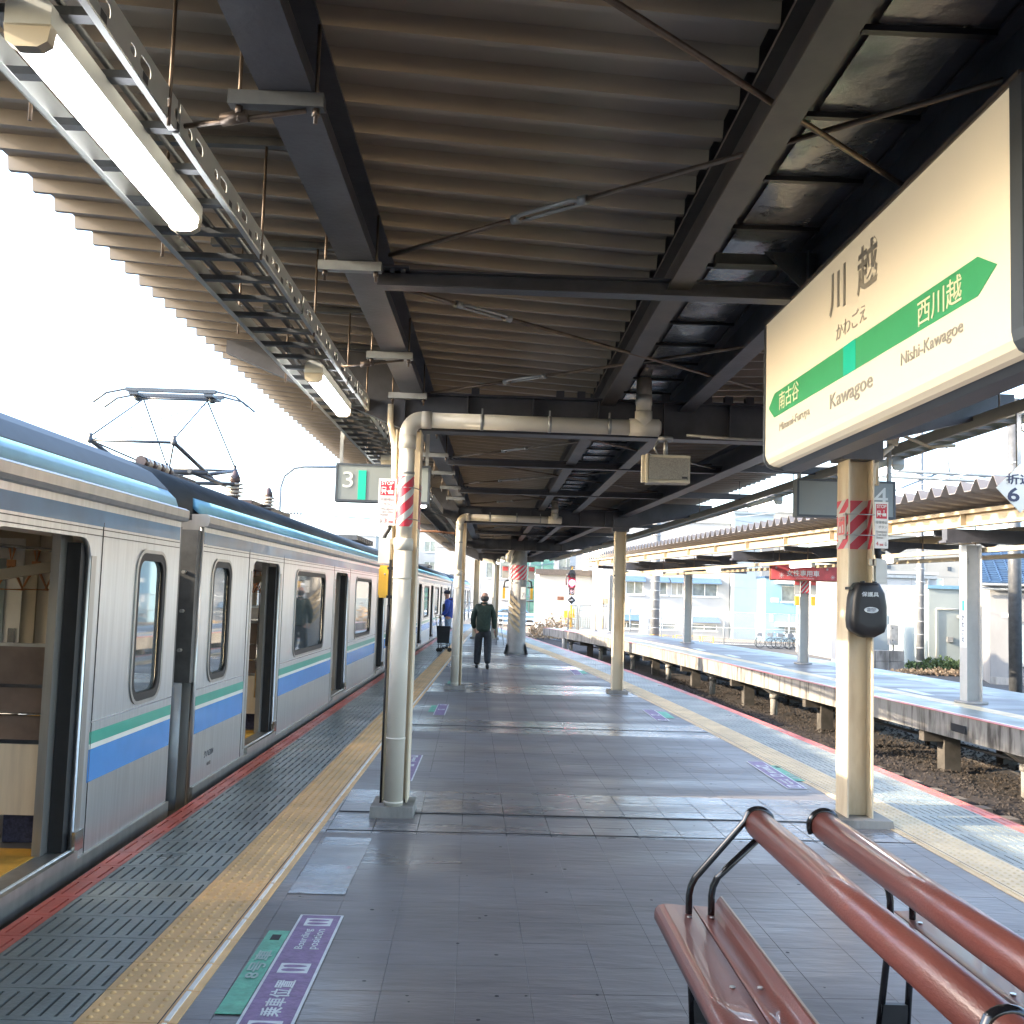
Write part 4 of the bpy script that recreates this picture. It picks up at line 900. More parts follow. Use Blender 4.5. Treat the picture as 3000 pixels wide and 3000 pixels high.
# ================================================================== bench
bn = thing('bench', 'back to back bench with dark red perforated backrest rolls and black tube frame, front right', 'bench', (1.17, 3.0, 0))
Y1 = 3.93; Y0 = 1.75
def roll(x, z, name='backrest', r=.054, side=1):
    b = MB(); n = 30; prf = []
    for k in range(n):
        a = 2*PI*k/n; rr = r
        prf.append((x+rr*math.cos(a)*.92, z+rr*math.sin(a)*1.0))
    b.smooth = True; b.prism(prf, lambda a, c, t: (a, t, c), Y0, Y1-.01); b.build(name, 'bench_red', bn)
roll(1.035, .768); roll(1.285, .768)
def seat(pts_list, name='seat_slat'):
    for pts in pts_list:
        b = MB(); th = .022; v = []
        n = len(pts)
        lo = [(x, z-th) for x, z in pts]
        b.smooth = True; poly = pts+lo[::-1]
        b.prism(poly, lambda a, c, t: (a, t, c), Y0, Y1+.10); b.build(name, 'bench_red', bn)
sl1 = [(.665, .405), (.668, .420), (.680, .432), (.700, .438), (.735, .438), (.775, .434), (.808, .434)]
sl2 = [(.815, .434), (.845, .431), (.870, .431), (.890, .436), (.902, .448), (.910, .462), (.917, .470)]
mir = lambda pts: [(2*1.20-x, z) for x, z in pts][::-1]
seat([sl1, sl2, mir(sl1), mir(sl2)])
for xq in (.9205, 2*1.20-.9205): MB().box((xq-.0035, Y0, .452), (xq+.0035, Y1+.095, .473)).build('slat_edge', 'bench_edge', bn)
b = MB()
for xq in (.77, .855):
    for s in (0, 1):
        x = xq if s == 0 else 2*1.20-xq
        for y in (3.88, 3.20, 2.5): MB().tube([(x, y, .4345), (x, y, .4385)], .0095, 8).build('screw', 'screw', bn)
def frame(y):
    for s in (1, -1):
        m = (lambda x: x) if s == 1 else (lambda x: 2*1.20-x)
        cx, cz = m(1.035), .768
        if s == -1: cx = 1.285
        b = MB(); rr = .013
        ring = [(cx+.055*math.cos(a), y, cz+.055*math.sin(a)) for a in [R(q) for q in (range(-30, 150, 15) if s == 1 else range(210, 30, -15))]]
        o_ = [(cx+s*-.050, y, cz+.01), (m(.80), y, .565), (m(.785), y, .535), (m(.778), y, .50), (m(.778), y, .40), (m(.80), y, .02)]
        b.tube(ring+o_, rr, 10); b.build('frame_tube', 'black_gloss', bn)
        b = MB(); i_ = [(cx+s*.0, y, cz-.055), (m(.885), y, .570), (m(.868), y, .535), (m(.862), y, .50), (m(.862), y, .40), (m(.905), y, .02)]
        b.tube(i_, rr, 10); b.build('frame_tube', 'black_gloss', bn)
        MB().box((m(.80), y-.012, .04), (m(.90), y+.012, .125)).build('foot_plate', 'black', bn); MB().box((m(.70), y-.014, .395), (m(.90), y+.014, .412)).build('seat_bracket', 'black', bn)
        b = MB(); b.tube([(cx, y-.012, cz), (cx, y+.012, cz)], .050, 20); b.tube([(cx, y-.017, cz), (cx, y-.012, cz)], .036, 20); b.build('end_cap', 'black_gloss', bn)
        MB().box((m(.74), y-.06, 0), (m(.96), y+.06, .006)).build('foot', 'black', bn)
frame(Y1); frame(2.05)

# ================================================================== train
def make_car(label, y_end, direction=1, panto=False, length=19.15):
    """local frame: x=0 is the platform side face, y runs away from the camera from the near end"""
    y0 = y_end; fT = lambda y: xl(y)-.10
    t = thing('train_car', label, 'train car', (fT(y0), y0, 0), ang(fT, y0+length/2), group='coupled cars of the silver commuter train')
    L = length; W = 2.8; B = lambda: MB()
    doors = [2.25, 7.10, 12.05, 16.90]; zs, zd = .10, 1.85; dw = .60; top = 2.06; bot = -.30
    wins = [(.33, .85)]+[(c+.72+.75, c+.72+.75+1.9) for c in doors[:3]]+[(L-.85, L-.33)]
    wz0, wz1 = .86, 1.775
    dh = [rrect(c-dw, zs-.02, c+dw, zd, .13, 5) for c in doors]
    # door openings have square feet
    dh = []
    for c in doors:
        q = [(c-dw, zs), (c+dw, zs)]
        q += [(c+dw-.13+.13*math.cos(a), zd-.13+.13*math.sin(a)) for a in [R(90*k/5) for k in range(6)]]
        q += [(c-dw+.13-.13*math.sin(a), zd-.13+.13*math.cos(a)) for a in [R(90*k/5) for k in range(6)]]
        dh.append(q)
    wh = [rrect(a, wz0, b_, wz1, .11, 5) for a, b_ in wins]
    out = [(0, bot), (L, bot), (L, top), (0, top)]
    side = plate(out, dh+wh, .03, lambda a, b_, c: (-.015+c, a, b_), 'side_wall', 'stainless', t, local=True)
    far = plate(out, wh+[rrect(c-dw+.12, wz0, c-.10, 1.70, .06, 3) for c in doors]+[rrect(c+.10, wz0, c+dw-.12, 1.70, .06, 3) for c in doors], .03, lambda a, b_, c: (-W+.015+c, a, b_), 'far_side_wall', 'interior_beige', t, local=True)
    b = B(); b.box((-W-.004, 0, bot), (-W-.001, L, wz0-.05)); b.build('far_side_skin', 'stainless_dull', t, local=True)
    for c in doors:
        for q0, q1 in ((c-dw+.12, c-.10), (c+.10, c+dw-.12)): B().box((-W+.017, q0-.01, wz0-.01), (-W+.023, q1+.01, 1.71)).build('window_pane', 'glass_door', t, local=True)
    for a, b_ in wins:
        for s, x in ((1, -.022), (-1, -W+.02)):
            g_ = B(); g_.box((x-.003, a+.02, wz0+.02), (x+.003, b_-.02, wz1-.02))
            pane = g_.build('window_pane', 'glass_dark' if s == 1 else 'glass_far', t, local=True)
        plate(rrect(a-.028, wz0-.028, b_+.028, wz1+.028, .135, 5), [rrect(a+.022, wz0+.022, b_-.022, wz1-.022, .09, 5)], .022, lambda u, v, c: (.0+c-.006, u, v), 'window_frame', 'rubber', t, local=True)
        plate(rrect(a-.05, wz0-.05, b_+.05, wz1+.05, .155, 5), [rrect(a-.029, wz0-.029, b_+.029, wz1+.029, .136, 5)], .010, lambda u, v, c: (.005+c, u, v), 'window_surround', 'stainless_dull', t, local=True)
    for c in doors:
        # surround, pocket edge, sill, leaves slid into the wall
        B().box((-.11, c-dw-.004, zs), (-.031, c-dw+.05, zd-.03)).build('door_leaf_edge', 'rubber', t, local=True); B().box((-.11, c+dw-.075, zs), (-.031, c+dw+.004, zd-.03)).build('door_leaf_edge', 'rubber', t, local=True)
        B().box((-.16, c-dw+.0, zs), (-.112, c-dw+.10, 1.9)).build('door_post', 'stainless_dull', t, local=True); B().box((-.16, c+dw-.16, zs), (-.112, c+dw, 1.9)).build('door_post', 'stainless_dull', t, local=True)
        d = B(); d.box((-.14, c-dw, zs-.05), (.03, c+dw, zs-.002)); d.box((-.02, c-dw, zs-.001), (-.012, c+dw, zs+.006)); d.build('door_sill', 'stainless_dull', t, local=True)
        for s in (-1, 1):
            yy = c+s*(dw+.035); B().box((.0, yy-.035, zs), (.004, yy+.035, zd-.1)).build('door_trim', 'stainless_dull', t, local=True)
        d = B(); d.box((0, c+dw-.02, zs-.01), (.018, c+dw+.10, zs+.10)); d.build('step_guard', 'stainless_bright', t, local=True)
        B().box((-.001, c-dw-.16, .04), (.003, c-dw-.153, 1.95)).build('panel_seam', 'rubber', t, local=True); B().box((-.001, c+dw+.153, .04), (.003, c+dw+.16, 1.95)).build('panel_seam', 'rubber', t, local=True)
    # stripes between doors
    edges = [0.0]+[v for c in doors for v in (c-dw-.15, c+dw+.12)]+[L]
    for a, b_ in zip(edges[0::2], edges[1::2]):
        a += .02; b_ -= .01
        for z0_, z1_, m, nm in ((.445, .632, 'stripe_blue', 'blue_stripe'), (.6325, .662, 'stripe_white', 'white_stripe'), (.6625, .733, 'stripe_green', 'green_stripe')):
            B().box((-.001, a, z0_), (.0022, b_, z1_)).build(nm, m, t, local=True)
        B().box((-.001, a, .786), (.005, b_, .795)).build('bead', 'stainless_bright', t, local=True)
    B().box((-.001, .02, 1.925), (.0025, L-.02, 2.02)).build('upper_band', 'band_blue', t, local=True)
    b = B()
    for z in (1.905, 1.868): b.box((-.001, .02, z), (.0035, L-.02, z+.005))
    b.build('bead', 'rubber', t, local=True)
    b = B(); b.box((.0, 0, bot), (.022, L, zs-.055)); b.build('skirt', 'stainless_dull', t, local=True)
    b = B(); b.prism([(.0, top), (.035, top+.005), (.048, top+.03), (.048, top+.085), (.02, top+.10), (-.04, top+.10), (-.04, top)], lambda a, c, y: (a, y, c), -.03, L+.03); b.build('gutter', 'stainless_dull', t, local=True)
    # roof
    rp = [(-.02, top+.10), (-.045, top+.17), (-.11, top+.23)]
    b = B(); b.smooth = True; b.prism(rp+[(-.11, top+.15), (-.05, top+.10)], lambda a, c, y: (a, y, c), 0.02, L-.02); b.build('roof_shoulder', 'roof_light', t, local=True)
    r2 = [(-.11, top+.235), (-.24, top+.36), (-.45, top+.46), (-.8, top+.56), (-1.4, top+.62), (-2.0, top+.56), (-2.35, top+.46), (-2.56, top+.36), (-2.69, top+.235), (-2.8, top+.10), (-2.7, top+.05), (-.1, top+.05)]
    b = B(); b.smooth = True; b.prism(r2, lambda a, c, y: (a, y, c), 0.0, L); b.smooth = False; b.build('roof', 'roof_dark', t, local=True)
    # end walls and gangway
    for ye, s in ((0, -1), (L, 1)):
        b = B(); b.box((-W+.01, ye, bot+.1), (-.035, ye+.02*-s, top+.1)); b.build('end_wall', 'stainless_dull', t, local=True)
        e0 = ye-s*.022
        b = B(); b.box((-W+.05, e0-s*.012, zs), (-.06, e0, 2.02)); iw = b.build('inner_end_wall', 'interior_beige', t, local=True)
        b = B(); b.box((-1.80, e0-s*.03, zs), (-1.00, e0-s*.0125, 1.98)); b.build('gangway_door_frame', 'cream', iw, local=True)
        b = B(); b.box((-1.70, e0-s*.04, zs), (-1.10, e0-s*.031, 1.90)); gd_ = b.build('gangway_door', 'interior_white', iw, local=True)
        b = B(); b.box((-1.58, e0-s*.046, .95), (-1.22, e0-s*.041, 1.75)); b.build('door_window', 'glass_pale', iw, local=True)
        b = B(); b.box((-1.18, e0-s*.046, 1.05), (-1.13, e0-s*.041, 1.25)); b.build('door_handle', 'stainless_bright', iw, local=True)
        b = B(); b.box((-.80, e0-s*.018, 1.25), (-.45, e0-s*.013, 1.62)); b.build('notice', 'roof_light', iw, local=True); b = B(); b.box((-.80, e0-s*.018, 1.12), (-.45, e0-s*.013, 1.24)); b.build('notice', 'yellow_paint', iw, local=True)
        b = B(); b.box((-1.85, ye, .1), (-.95, ye+s*.24, 2.0)); b.build('gangway', 'rubber', t, local=True)
        b = B(); b.box((-.16, ye, .85), (-.02, ye+s*.10, 2.03)); b.build('cover_plate', 'galv_dark', t, local=True)
        b = B(); b.tube([(-.12, ye+s*.13, -.1), (-.12, ye+s*.13, .85)], .055, 10); b.build('end_pipe', 'pole_steel', t, local=True)
        b = B()
        for z in (1.1, 1.4, 1.7): b.tube([(-.10, ye+s*.10, z), (-.10, ye+s*.15, z)], .015, 6)
        b.build('step_rung', 'galv', t, local=True)
    # underframe
    b = B(); b.box((-2.5, .6, -.62), (-.35, L-.6, -.32)); b.build('underframe', 'black', t, local=True)
    for yb in (2.8, L-2.8):
        for dy in (-1.05, 1.05):
            b = B()
            for xw in (-W/2+.534, -W/2-.534): b.tube([(xw-.06, yb+dy, -.45), (xw+.06, yb+dy, -.45)], .42, 20)
            b.build('wheel_pair', 'steel_dark', t, local=True)
    # interior
    b = B(); b.box((-W+.03, .05, zs-.045), (-.14, L-.05, zs-.003)); b.build('floor', 'floor_train', t, local=True)
    for c in doors:
        B().box((-.75, c-dw, zs-.002), (-.141, c+dw, zs+.001)).build('yellow_floor_mat', 'floor_yellow', t, local=True)
    b = B(); b.box((-W+.03, .05, 2.02), (-.04, L-.05, 2.05)); b.box((-.30, .05, 1.86), (-.035, L-.05, 2.02)); b.box((-W+.03, .05, 1.86), (-W+.30, L-.05, 2.02)); b.build('ceiling', 'interior_white', t, local=True)
    for c in doors:
        for s in (-1, 1):
            yy = c+s*(dw+.12)
            for side_, xs0, xs1 in ((0, -.60, -.05), (1, -W+.05, -W+.60)):
                p = B(); p.box((xs0, yy-.012, .26), (xs1, yy+.012, .66)); pt = p.build('seat_end_panel', 'interior_beige', t, local=True)
                p = B(); p.box((xs0, yy-.010, .665), (xs1, yy+.010, 1.22)); p.build('upper_panel', 'panel_gloss', pt, local=True)
                B().box((xs0, yy-.013, .66), (xs1, yy+.013, .685)).build('panel_rail', 'stainless_bright', pt, local=True); B().box((xs0, yy-.014, .98), (xs1, yy+.014, 1.0)).build('panel_rail', 'stainless_bright', pt, local=True); B().box((xs0, yy-.012, 1.215), (xs1, yy+.012, 1.235)).build('panel_rail', 'stainless_dull', pt, local=True)
                xq = xs0 if side_ == 0 else xs1
                if side_ == 0: B().bar((xs0, yy, 1.62), (-.17, yy, 1.70), .05, .06).build('ceiling_brace', 'cream', pt, local=True)
                p = B(); p.tube([(xq, yy, .1), (xq, yy, 1.70), (xq+(-.1 if side_ == 0 else .1), yy, 1.98)], .015, 8); p.tube([(xs0, yy-s*.02, .83), (xs1, yy-s*.02, .83)], .010, 6); p.build('grab_pole', 'stainless_bright', pt, local=True)
            p = B(); p.tube([(-.19, c+s*(dw-.06), .45), (-.19, c+s*(dw-.06), 1.25)], .012, 8); p.build('grab_rail', 'stainless_bright', t, local=True)
    segs = [(.15, doors[0]-dw-.14)]+[(doors[i]+dw+.14, doors[i+1]-dw-.14) for i in range(3)]+[(doors[3]+dw+.14, L-.15)]
    for a, b_ in segs:
        for s, xb in ((0, -.06), (1, -W+.06)):
            q = 1 if s == 0 else -1
            p = B(); p.box((xb, a, .40), (xb-q*.48, b_, .50)); p.box((xb, a, .50), (xb-q*.10, b_, .86)); p.box((xb, a, zs), (xb-q*.40, b_, .38)); p.build('seat', 'seat_fabric', t, local=True)
            if L and s in (0, 1):
                p = B(); p.tube([(xb-q*.55, a-.1, 1.80), (xb-q*.55, b_+.1, 1.80)], .013, 6); p.build('strap_rail', 'stainless_bright', t, local=True)
    sm = B(); sm.tube([(-.015, 0, .20), (0, 0, .12), (.015, 0, .20)], .009, 5); sm.box((-.025, -.01, .09), (.025, .01, .13)); sm.tube([(0, 0, .11), (-.075, 0, -.05), (.075, 0, -.05), (0, 0, .11)], .011, 6)
    sme = sm.mesh('hand_strap', 'strap_orange')
    for xb in (-.61, -W+.61):
        y = .5
        while y < L-.4:
            if not any(abs(y-c) < dw-.1 and False for c in doors): inst(sme, 'hand_strap', t, (0, 0, 0), .25).location = (xb, y, 1.59)
            y += .34
    if panto:
        yp = 3.3; cx = -W/2; zr = 2.68
        p = thing('pantograph', None, None); p.parent = t; 
        pm = lambda bb, nm, m: bb.build(nm, m, p, local=True)
        x1, x2 = cx-.42, cx+.42
        k = 3.02; yF, yB, yC = yp-1.15, yp+1.2, yp+.1
        b = B()
        for y in (yC-.55, yC+.55): b.tube([(x1-.15, y, zr+.12), (x2+.15, y, zr+.12)], .025, 6)
        for x in (x1, x2): b.tube([(x, yC-.7, zr+.12), (x, yC+.7, zr+.12)], .025, 6)
        pm(b, 'base_frame', 'galv_dark')
        b = B()
        for s, yk in ((-1, yF), (1, yB)):
            for x in (x1, x2):
                b.tube([(x, yC-s*.15, zr+.14), (x, yk, k)], .022, 6); b.tube([(cx, yC+s*.1, zr+.15), (x, yk, k)], .010, 5)
            b.tube([(x1, yk, k), (x2, yk, k)], .016, 6)
            for x in (x1, x2): b.ball((x, yk, k), .035, 8, 5); b.tube([(x, yk, k), (x, yk, k+.07)], .02, 6)
        pm(b, 'lower_arm', 'galv_dark')
        b = B()
        for s, yk in ((-1, yF), (1, yB)):
            b.tube([(x1, yk, k+.04), (x1+.06, yC, 3.68)], .009, 5); b.tube([(x2, yk, k+.04), (x2-.06, yC, 3.68)], .009, 5)
        b.tube([(x1, yF, k), (x2, yC, 3.66)], .005, 5)
        pm(b, 'upper_arm', 'frame_grey')
        b = B(); b.tube([(x1-.05, yC, 3.69), (x2+.05, yC, 3.69)], .014, 6)
        for y in (yC-.16, yC+.16):
            b.tube([(cx-.86, y, 3.60), (cx-.72, y, 3.71), (cx-.5, y, 3.76), (cx+.5, y, 3.76), (cx+.72, y, 3.71), (cx+.86, y, 3.60)], .012, 6)
            b.box((cx-.5, y-.03, 3.735), (cx+.5, y+.03, 3.775))
        for x in (cx-.42, cx+.42): b.box((x-.05, yC-.18, 3.70), (x+.05, yC+.18, 3.73)); b.ball((x, yC, 3.70), .05, 8, 5)
        pm(b, 'collector_head', 'frame_grey')
        def insul(x, y, h=.34, r=.10):
            i_ = B(); i_.tube([(x, y, zr-.15), (x, y, zr+h)], r*.45, 8)
            for q in range(4): i_.m = 1; i_.tube([(x, y, zr-.02+q*.045), (x, y, zr-.005+q*.045), (x, y, zr+.008+q*.045)], [r*.5, r, r*.45], 12)
            i_.m = 0; i_.tube([(x, y, zr+h), (x, y, zr+h+.05), (x, y, zr+h+.13)], [r*.55, r*.5, r*.2], 10); i_.build('insulator', ['ceramic_brown', 'ceramic_white'], t, local=True)
        insul(-.85, yp+.75, .16, .12); insul(-.85, yp+2.5, .14, .11)
        for i in range(7): 
            b = B(); b.tube([(-.55, .05+i*.10, 2.575), (-.55, .14+i*.10, 2.575)], .045, 8); b.build('cable_clamp', 'ceramic_white' if i % 2 else 'ceramic_brown', t, local=True)
        b = B(); b.box((-1.4, yp+1.8, zr-.08), (-.9, yp+4.2, zr+.04)); b.build('roof_box', 'ceramic_brown', t, local=True)
        b = B(); b.box((-1.3, yp-1.1, zr-.06), (-1.0, yp-.3, zr+.05)); b.build('roof_box', 'galv_dark', t, local=True)
    b = B()
    for i in range(8): b.box((-1.0, L-6.4+i*.33, 2.62), (-.62, L-6.15+i*.33, 2.72))
    b.build('vent_grille', 'galv_dark', t, local=True)
    return t
XC = 8.10
make_car('nearest silver train car at left edge, its open door showing a yellow floor', 7.57-19.15)
cr2 = make_car('second silver train car carrying the raised pantograph', XC, panto=True)
make_car('third silver train car beyond the near left column', XC+19.65)
make_car('farthest silver train car behind the person in blue', XC+39.3)
tx = [o for o in cr2.children]
text('クハE204', (.0035, .33, .215), (0, 1, 0), (0, 0, 1), .26, .055, 'frame_grey', cr2, local=True)
text('4 A 4 3', (.0035, .42, .14), (0, 1, 0), (0, 0, 1), .10, .03, 'frame_grey', cr2, local=True)
# ================================================================== people
def skin_mesh(name, chains, m, parent, sub=2, head=None):
    """chains: list of [(x,y,z,r),...]; the first vertex of a later chain may be ('at', i) index of an existing vertex"""
    vs, es, rs = [], [], []
    for ch in chains:
        prev = None
        for p in ch:
            if p[0] == 'at': prev = p[1]; continue
            vs.append(p[:3]); rs.append(p[3]); i = len(vs)-1
            if prev is not None: es.append((prev, i))
            prev = i
    me = bpy.data.meshes.new(name); me.from_pydata(vs, es, []); me.update()
    o = bpy.data.objects.new(name, me); COL.objects.link(o)
    sk = o.modifiers.new('skin', 'SKIN'); sk.use_smooth_shade = True
    for i, v in enumerate(me.skin_vertices[0].data):
        r_ = rs[i]; v.radius = (r_, r_) if not isinstance(r_, tuple) else r_; v.use_root = (i == 0)
    su = o.modifiers.new('s', 'SUBSURF'); su.levels = sub; su.render_levels = sub
    me2 = eval_mesh(o); me2.name = name; me2.materials.clear(); me2.materials.append(MAT[m])
    ob = bpy.data.objects.new(name, me2); COL.objects.link(ob); ob.parent = parent
    for p in me2.polygons: p.use_smooth = True
    return ob
def hand(parent, base, d, s=1.0, m='skin'):
    base = Vector(base); d = Vector(d).normalized(); side = d.cross(Vector((0, 1, 0))).normalized(); fw = side.cross(d)
    ch = [[(*base, .022*s), (*(base+d*.05*s), .026*s), (*(base+d*.085*s), .024*s)]]
    o = skin_mesh('hand', ch, m, parent, 1)
    b = MB()
    for i, l in enumerate((.062, .072, .068, .055)):
        a = base+d*.08*s+fw*(i-1.5)*.017*s; k = a+d*l*.55*s; b.tube([a, k, k+(d*.6+side*.5).normalized()*l*.5*s], [.0085*s, .008*s, .006*s], 6)
    a = base+d*.03*s+fw*-.026*s; b.tube([a, a+(d*.6-fw*.6+side*.3)*.035*s, a+(d*1.2-fw*.7+side*.5)*.05*s], [.011*s, .0095*s, .007*s], 6)
    b.build('fingers', m, o, local=True)
    return o
# walking man in dark green, seen from behind
pm_ = thing('person', 'person in dark green jacket and dark trousers walking away, seen from behind', 'person', (-.15, 22.4, 0))
sc = .955; P = lambda x, y, z, r: (x*sc, y*sc, z*sc, r*sc)
skin_mesh('body', [[P(0, 0, .96, .12), P(0, 0, 1.15, .12), P(0, .01, 1.36, .12), P(.01, .03, 1.47, .055), P(.01, .045, 1.54, .06), P(.01, .06, 1.60, .082), P(.01, .055, 1.67, .078), P(.01, .05, 1.715, .045)],
    [('at', 2), P(-.18, .01, 1.37, .06), P(-.24, .0, 1.12, .042), P(-.20, .10, .92, .032)], [('at', 2), P(.18, .01, 1.37, .06), P(.255, -.02, 1.12, .042), P(.235, .03, .88, .03)],
    [('at', 0), P(-.10, 0, .88, .08), P(-.11, .06, .50, .05), P(-.122, .03, .10, .03)], [('at', 0), P(.10, 0, .88, .08), P(.103, -.0, .52, .05), P(.112, -.19, .13, .03)]], 'skin', pm_)
skin_mesh('jacket', [[P(0, 0, .80, .170), P(0, .0, .93, .180), P(0, 0, 1.12, .180), P(0, .01, 1.30, .165), P(0, .02, 1.40, .11), P(0, .03, 1.465, .072)],
    [('at', 3), P(-.16, .01, 1.385, .088), P(-.222, .0, 1.24, .075), P(-.245, -.01, 1.08, .068), P(-.225, .08, .95, .056), P(-.205, .14, .90, .050)],
    [('at', 3), P(.16, .01, 1.385, .088), P(.218, .0, 1.24, .074), P(.240, -.02, 1.08, .066), P(.245, .02, .96, .056), P(.245, .05, .89, .050)]], 'coat_green', pm_)
skin_mesh('trousers', [[P(0, 0, .93, .13), P(0, 0, .84, .135)], [('at', 1), P(-.095, .01, .78, .105), P(-.11, .07, .50, .096), P(-.12, .05, .25, .084), P(-.125, .02, .075, .078)], [('at', 1), P(.10, 0, .78, .105), P(.108, .0, .52, .098), P(.112, -.10, .30, .086), P(.115, -.20, .12, .076)]], 'trousers', pm_)
skin_mesh('shoe', [[P(-.125, -.04, .045, .045), P(-.125, .06, .04, .048), P(-.13, .17, .035, .038)]], 'black', pm_, 1)
skin_mesh('shoe', [[P(.115, -.27, .125, .045), P(.115, -.23, .05, .048), P(.12, -.17, -.0, .038)]], 'black', pm_, 1)
b = MB(); b.ball((.01*sc, .035*sc, 1.575*sc), .097*sc, 14, 8, (.97, .95, .78)); b.build('hair', 'hair_grey', pm_, local=True)
b = MB()
for s in (-1, 1): b.ball((.01*sc+s*.088*sc, .055*sc, 1.605*sc), .025*sc, 8, 5, (.45, .7, 1.15))
b.ball((.01*sc, .15*sc, 1.60*sc), .018*sc, 6, 4, (.7, 1, 1)); b.build('ear', 'skin', pm_, local=True)
b = MB(); b.tube([(.0, .0, 1.455*sc), (.0, .0, 1.50*sc)], [.085*sc, .075*sc], 14); b.build('collar', 'coat_green', pm_, local=True)
hand(pm_, (.255*sc, .06*sc, .87*sc), (0.0, .15, -1), .9); hand(pm_, (-.20*sc, .17*sc, .88*sc), (.1, .5, -.6), .9)
b = MB(); b.tube([(.265*sc, .07, .93*sc), (.285*sc, .05, .78*sc), (.28*sc, .04, .70*sc)], .008, 5); b.build('strap', 'black', pm_, local=True)
# second person in blue by the train with a trolley
pw = thing('person', 'person in blue hooded jacket, jeans and dark cap facing the train beside a wheeled bag', 'person', (-1.22, 29.6, 0), R(0))
sc = 1.0; P = lambda x, y, z, r: (x, y, z, r)
skin_mesh('body', [[P(0, 0, .92, .11), P(0, 0, 1.15, .11), P(-.01, 0, 1.34, .11), P(-.03, 0, 1.44, .05), P(-.045, 0, 1.50, .06), P(-.06, 0, 1.55, .078), P(-.055, 0, 1.62, .076), P(-.05, 0, 1.655, .045)],
    [('at', 2), P(-.02, -.16, 1.34, .055), P(-.05, -.20, 1.10, .04), P(-.19, -.16, .98, .03)], [('at', 2), P(-.02, .16, 1.34, .055), P(-.05, .20, 1.10, .04), P(-.18, .14, .98, .03)],
    [('at', 0), P(0, -.09, .85, .08), P(-.01, -.09, .48, .055), P(.02, -.09, .09, .04)], [('at', 0), P(0, .09, .85, .08), P(-.03, .09, .48, .055), P(.05, .09, .09, .04)]], 'skin', pw)
skin_mesh('jacket', [[P(.01, 0, .86, .15), P(.01, 0, 1.0, .165), P(.0, 0, 1.18, .165), P(-.01, 0, 1.32, .14), P(.02, 0, 1.42, .085)],
    [('at', 3), P(-.02, -.15, 1.35, .08), P(-.03, -.21, 1.18, .068), P(-.06, -.21, 1.06, .058), P(-.17, -.17, .985, .05)], [('at', 3), P(-.02, .15, 1.35, .08), P(-.05, .20, 1.10, .06), P(-.16, .15, .99, .05)]], 'coat_blue', pw)
b = MB(); b.ball((.055, 0, 1.40), .10, 12, 7, (1.0, 1.1, .8)); b.build('hood', 'coat_blue', pw, local=True)
skin_mesh('jeans', [[P(0, 0, .92, .13), P(0, 0, .84, .13)], [('at', 1), P(0, -.085, .78, .10), P(-.01, -.09, .48, .075), P(.02, -.09, .08, .065)], [('at', 1), P(0, .085, .78, .10), P(-.03, .09, .48, .075), P(.05, .09, .08, .065)]], 'jeans', pw)
for q in (-.09, .09): skin_mesh('shoe', [[P(.04, q, .045, .042), P(-.05, q, .04, .045), P(-.15, q, .035, .036)]], 'black', pw, 1)
b = MB(); b.ball((-.052, 0, 1.625), .098, 14, 8, (1.02, .95, .72)); b.prism([(-.13, -.06), (-.20, -.04), (-.20, .04), (-.13, .06)], lambda a, c, t: (a, c, t), 1.60, 1.612); b.build('cap', 'cap_dark', pw, local=True)
b = MB(); b.ball((-.145, 0, 1.555), .016, 6, 4); b.build('nose', 'skin', pw, local=True)
hand(pw, (-.19, -.16, .97), (-.6, 0, -.5), .9); hand(pw, (-.18, .14, .97), (-.6, 0, -.5), .9)
sb = thing('shoulder_bag', 'brown shoulder bag hanging in front of the person in blue', 'bag', (-1.33, 29.5, 1.0)); b = MB(); b.prism(rrect(-1.39, .98, -1.25, 1.30, .04, 3), lambda a, c, t: (a, t, c), 29.42, 29.62); b.build('pouch', 'bag_brown', sb)
b = MB(); b.tube([(-1.3, 29.5, 1.28), (-1.22, 29.48, 1.42), (-1.10, 29.5, 1.44)], .012, 5); b.build('strap', 'bag_brown', sb)
tr = thing('shopping_trolley', 'black wheeled shopping bag with silver handle on the yellow strip by the train', 'trolley', (-1.22, 28.3, 0))
b = MB(); b.prism([(-1.44, .24), (-1.12, .24), (-1.10, .70), (-1.47, .70)], lambda a, c, t: (a, t, c), 28.2, 28.45); b.build('bag', 'bag_black', tr)
b = MB()
for x in (-1.48, -1.33): b.tube([(x, 28.3, .7), (x-.03, 28.3, .99)], .013, 6)
b.tube([(-1.51, 28.3, .99), (-1.36, 28.3, .99)], .013, 6); b.build('handle', 'white_paint', tr)
b = MB(); b.tube([(-1.38, 28.25, .22), (-1.2, 28.25, .08), (-1.08, 28.25, .08)], .01, 6); b.tube([(-1.44, 28.3, .2), (-1.10, 28.3, .2)], .01, 6); b.build('frame', 'galv', tr)
for x in (-1.41, -1.34, -1.10):
    b = MB()
    for y in (28.18, 28.42): b.tube([(x, y-.015, .055), (x, y+.015, .055)], .055, 12)
    b.tube([(x, 28.3, .08), (x, 28.3, .24)], .01, 6)
    b.build('wheel', 'black', tr)
bg_ = thing('easel_stand', 'small folding stand beyond the walking man on the platform', 'stand', (.35, 33, 0)); b = MB(); b.tube([(.2, 33, 0), (.28, 33, .85)], .012, 5); b.tube([(.45, 33, 0), (.3, 33, .85)], .012, 5); b.build('legs', 'galv', bg_)

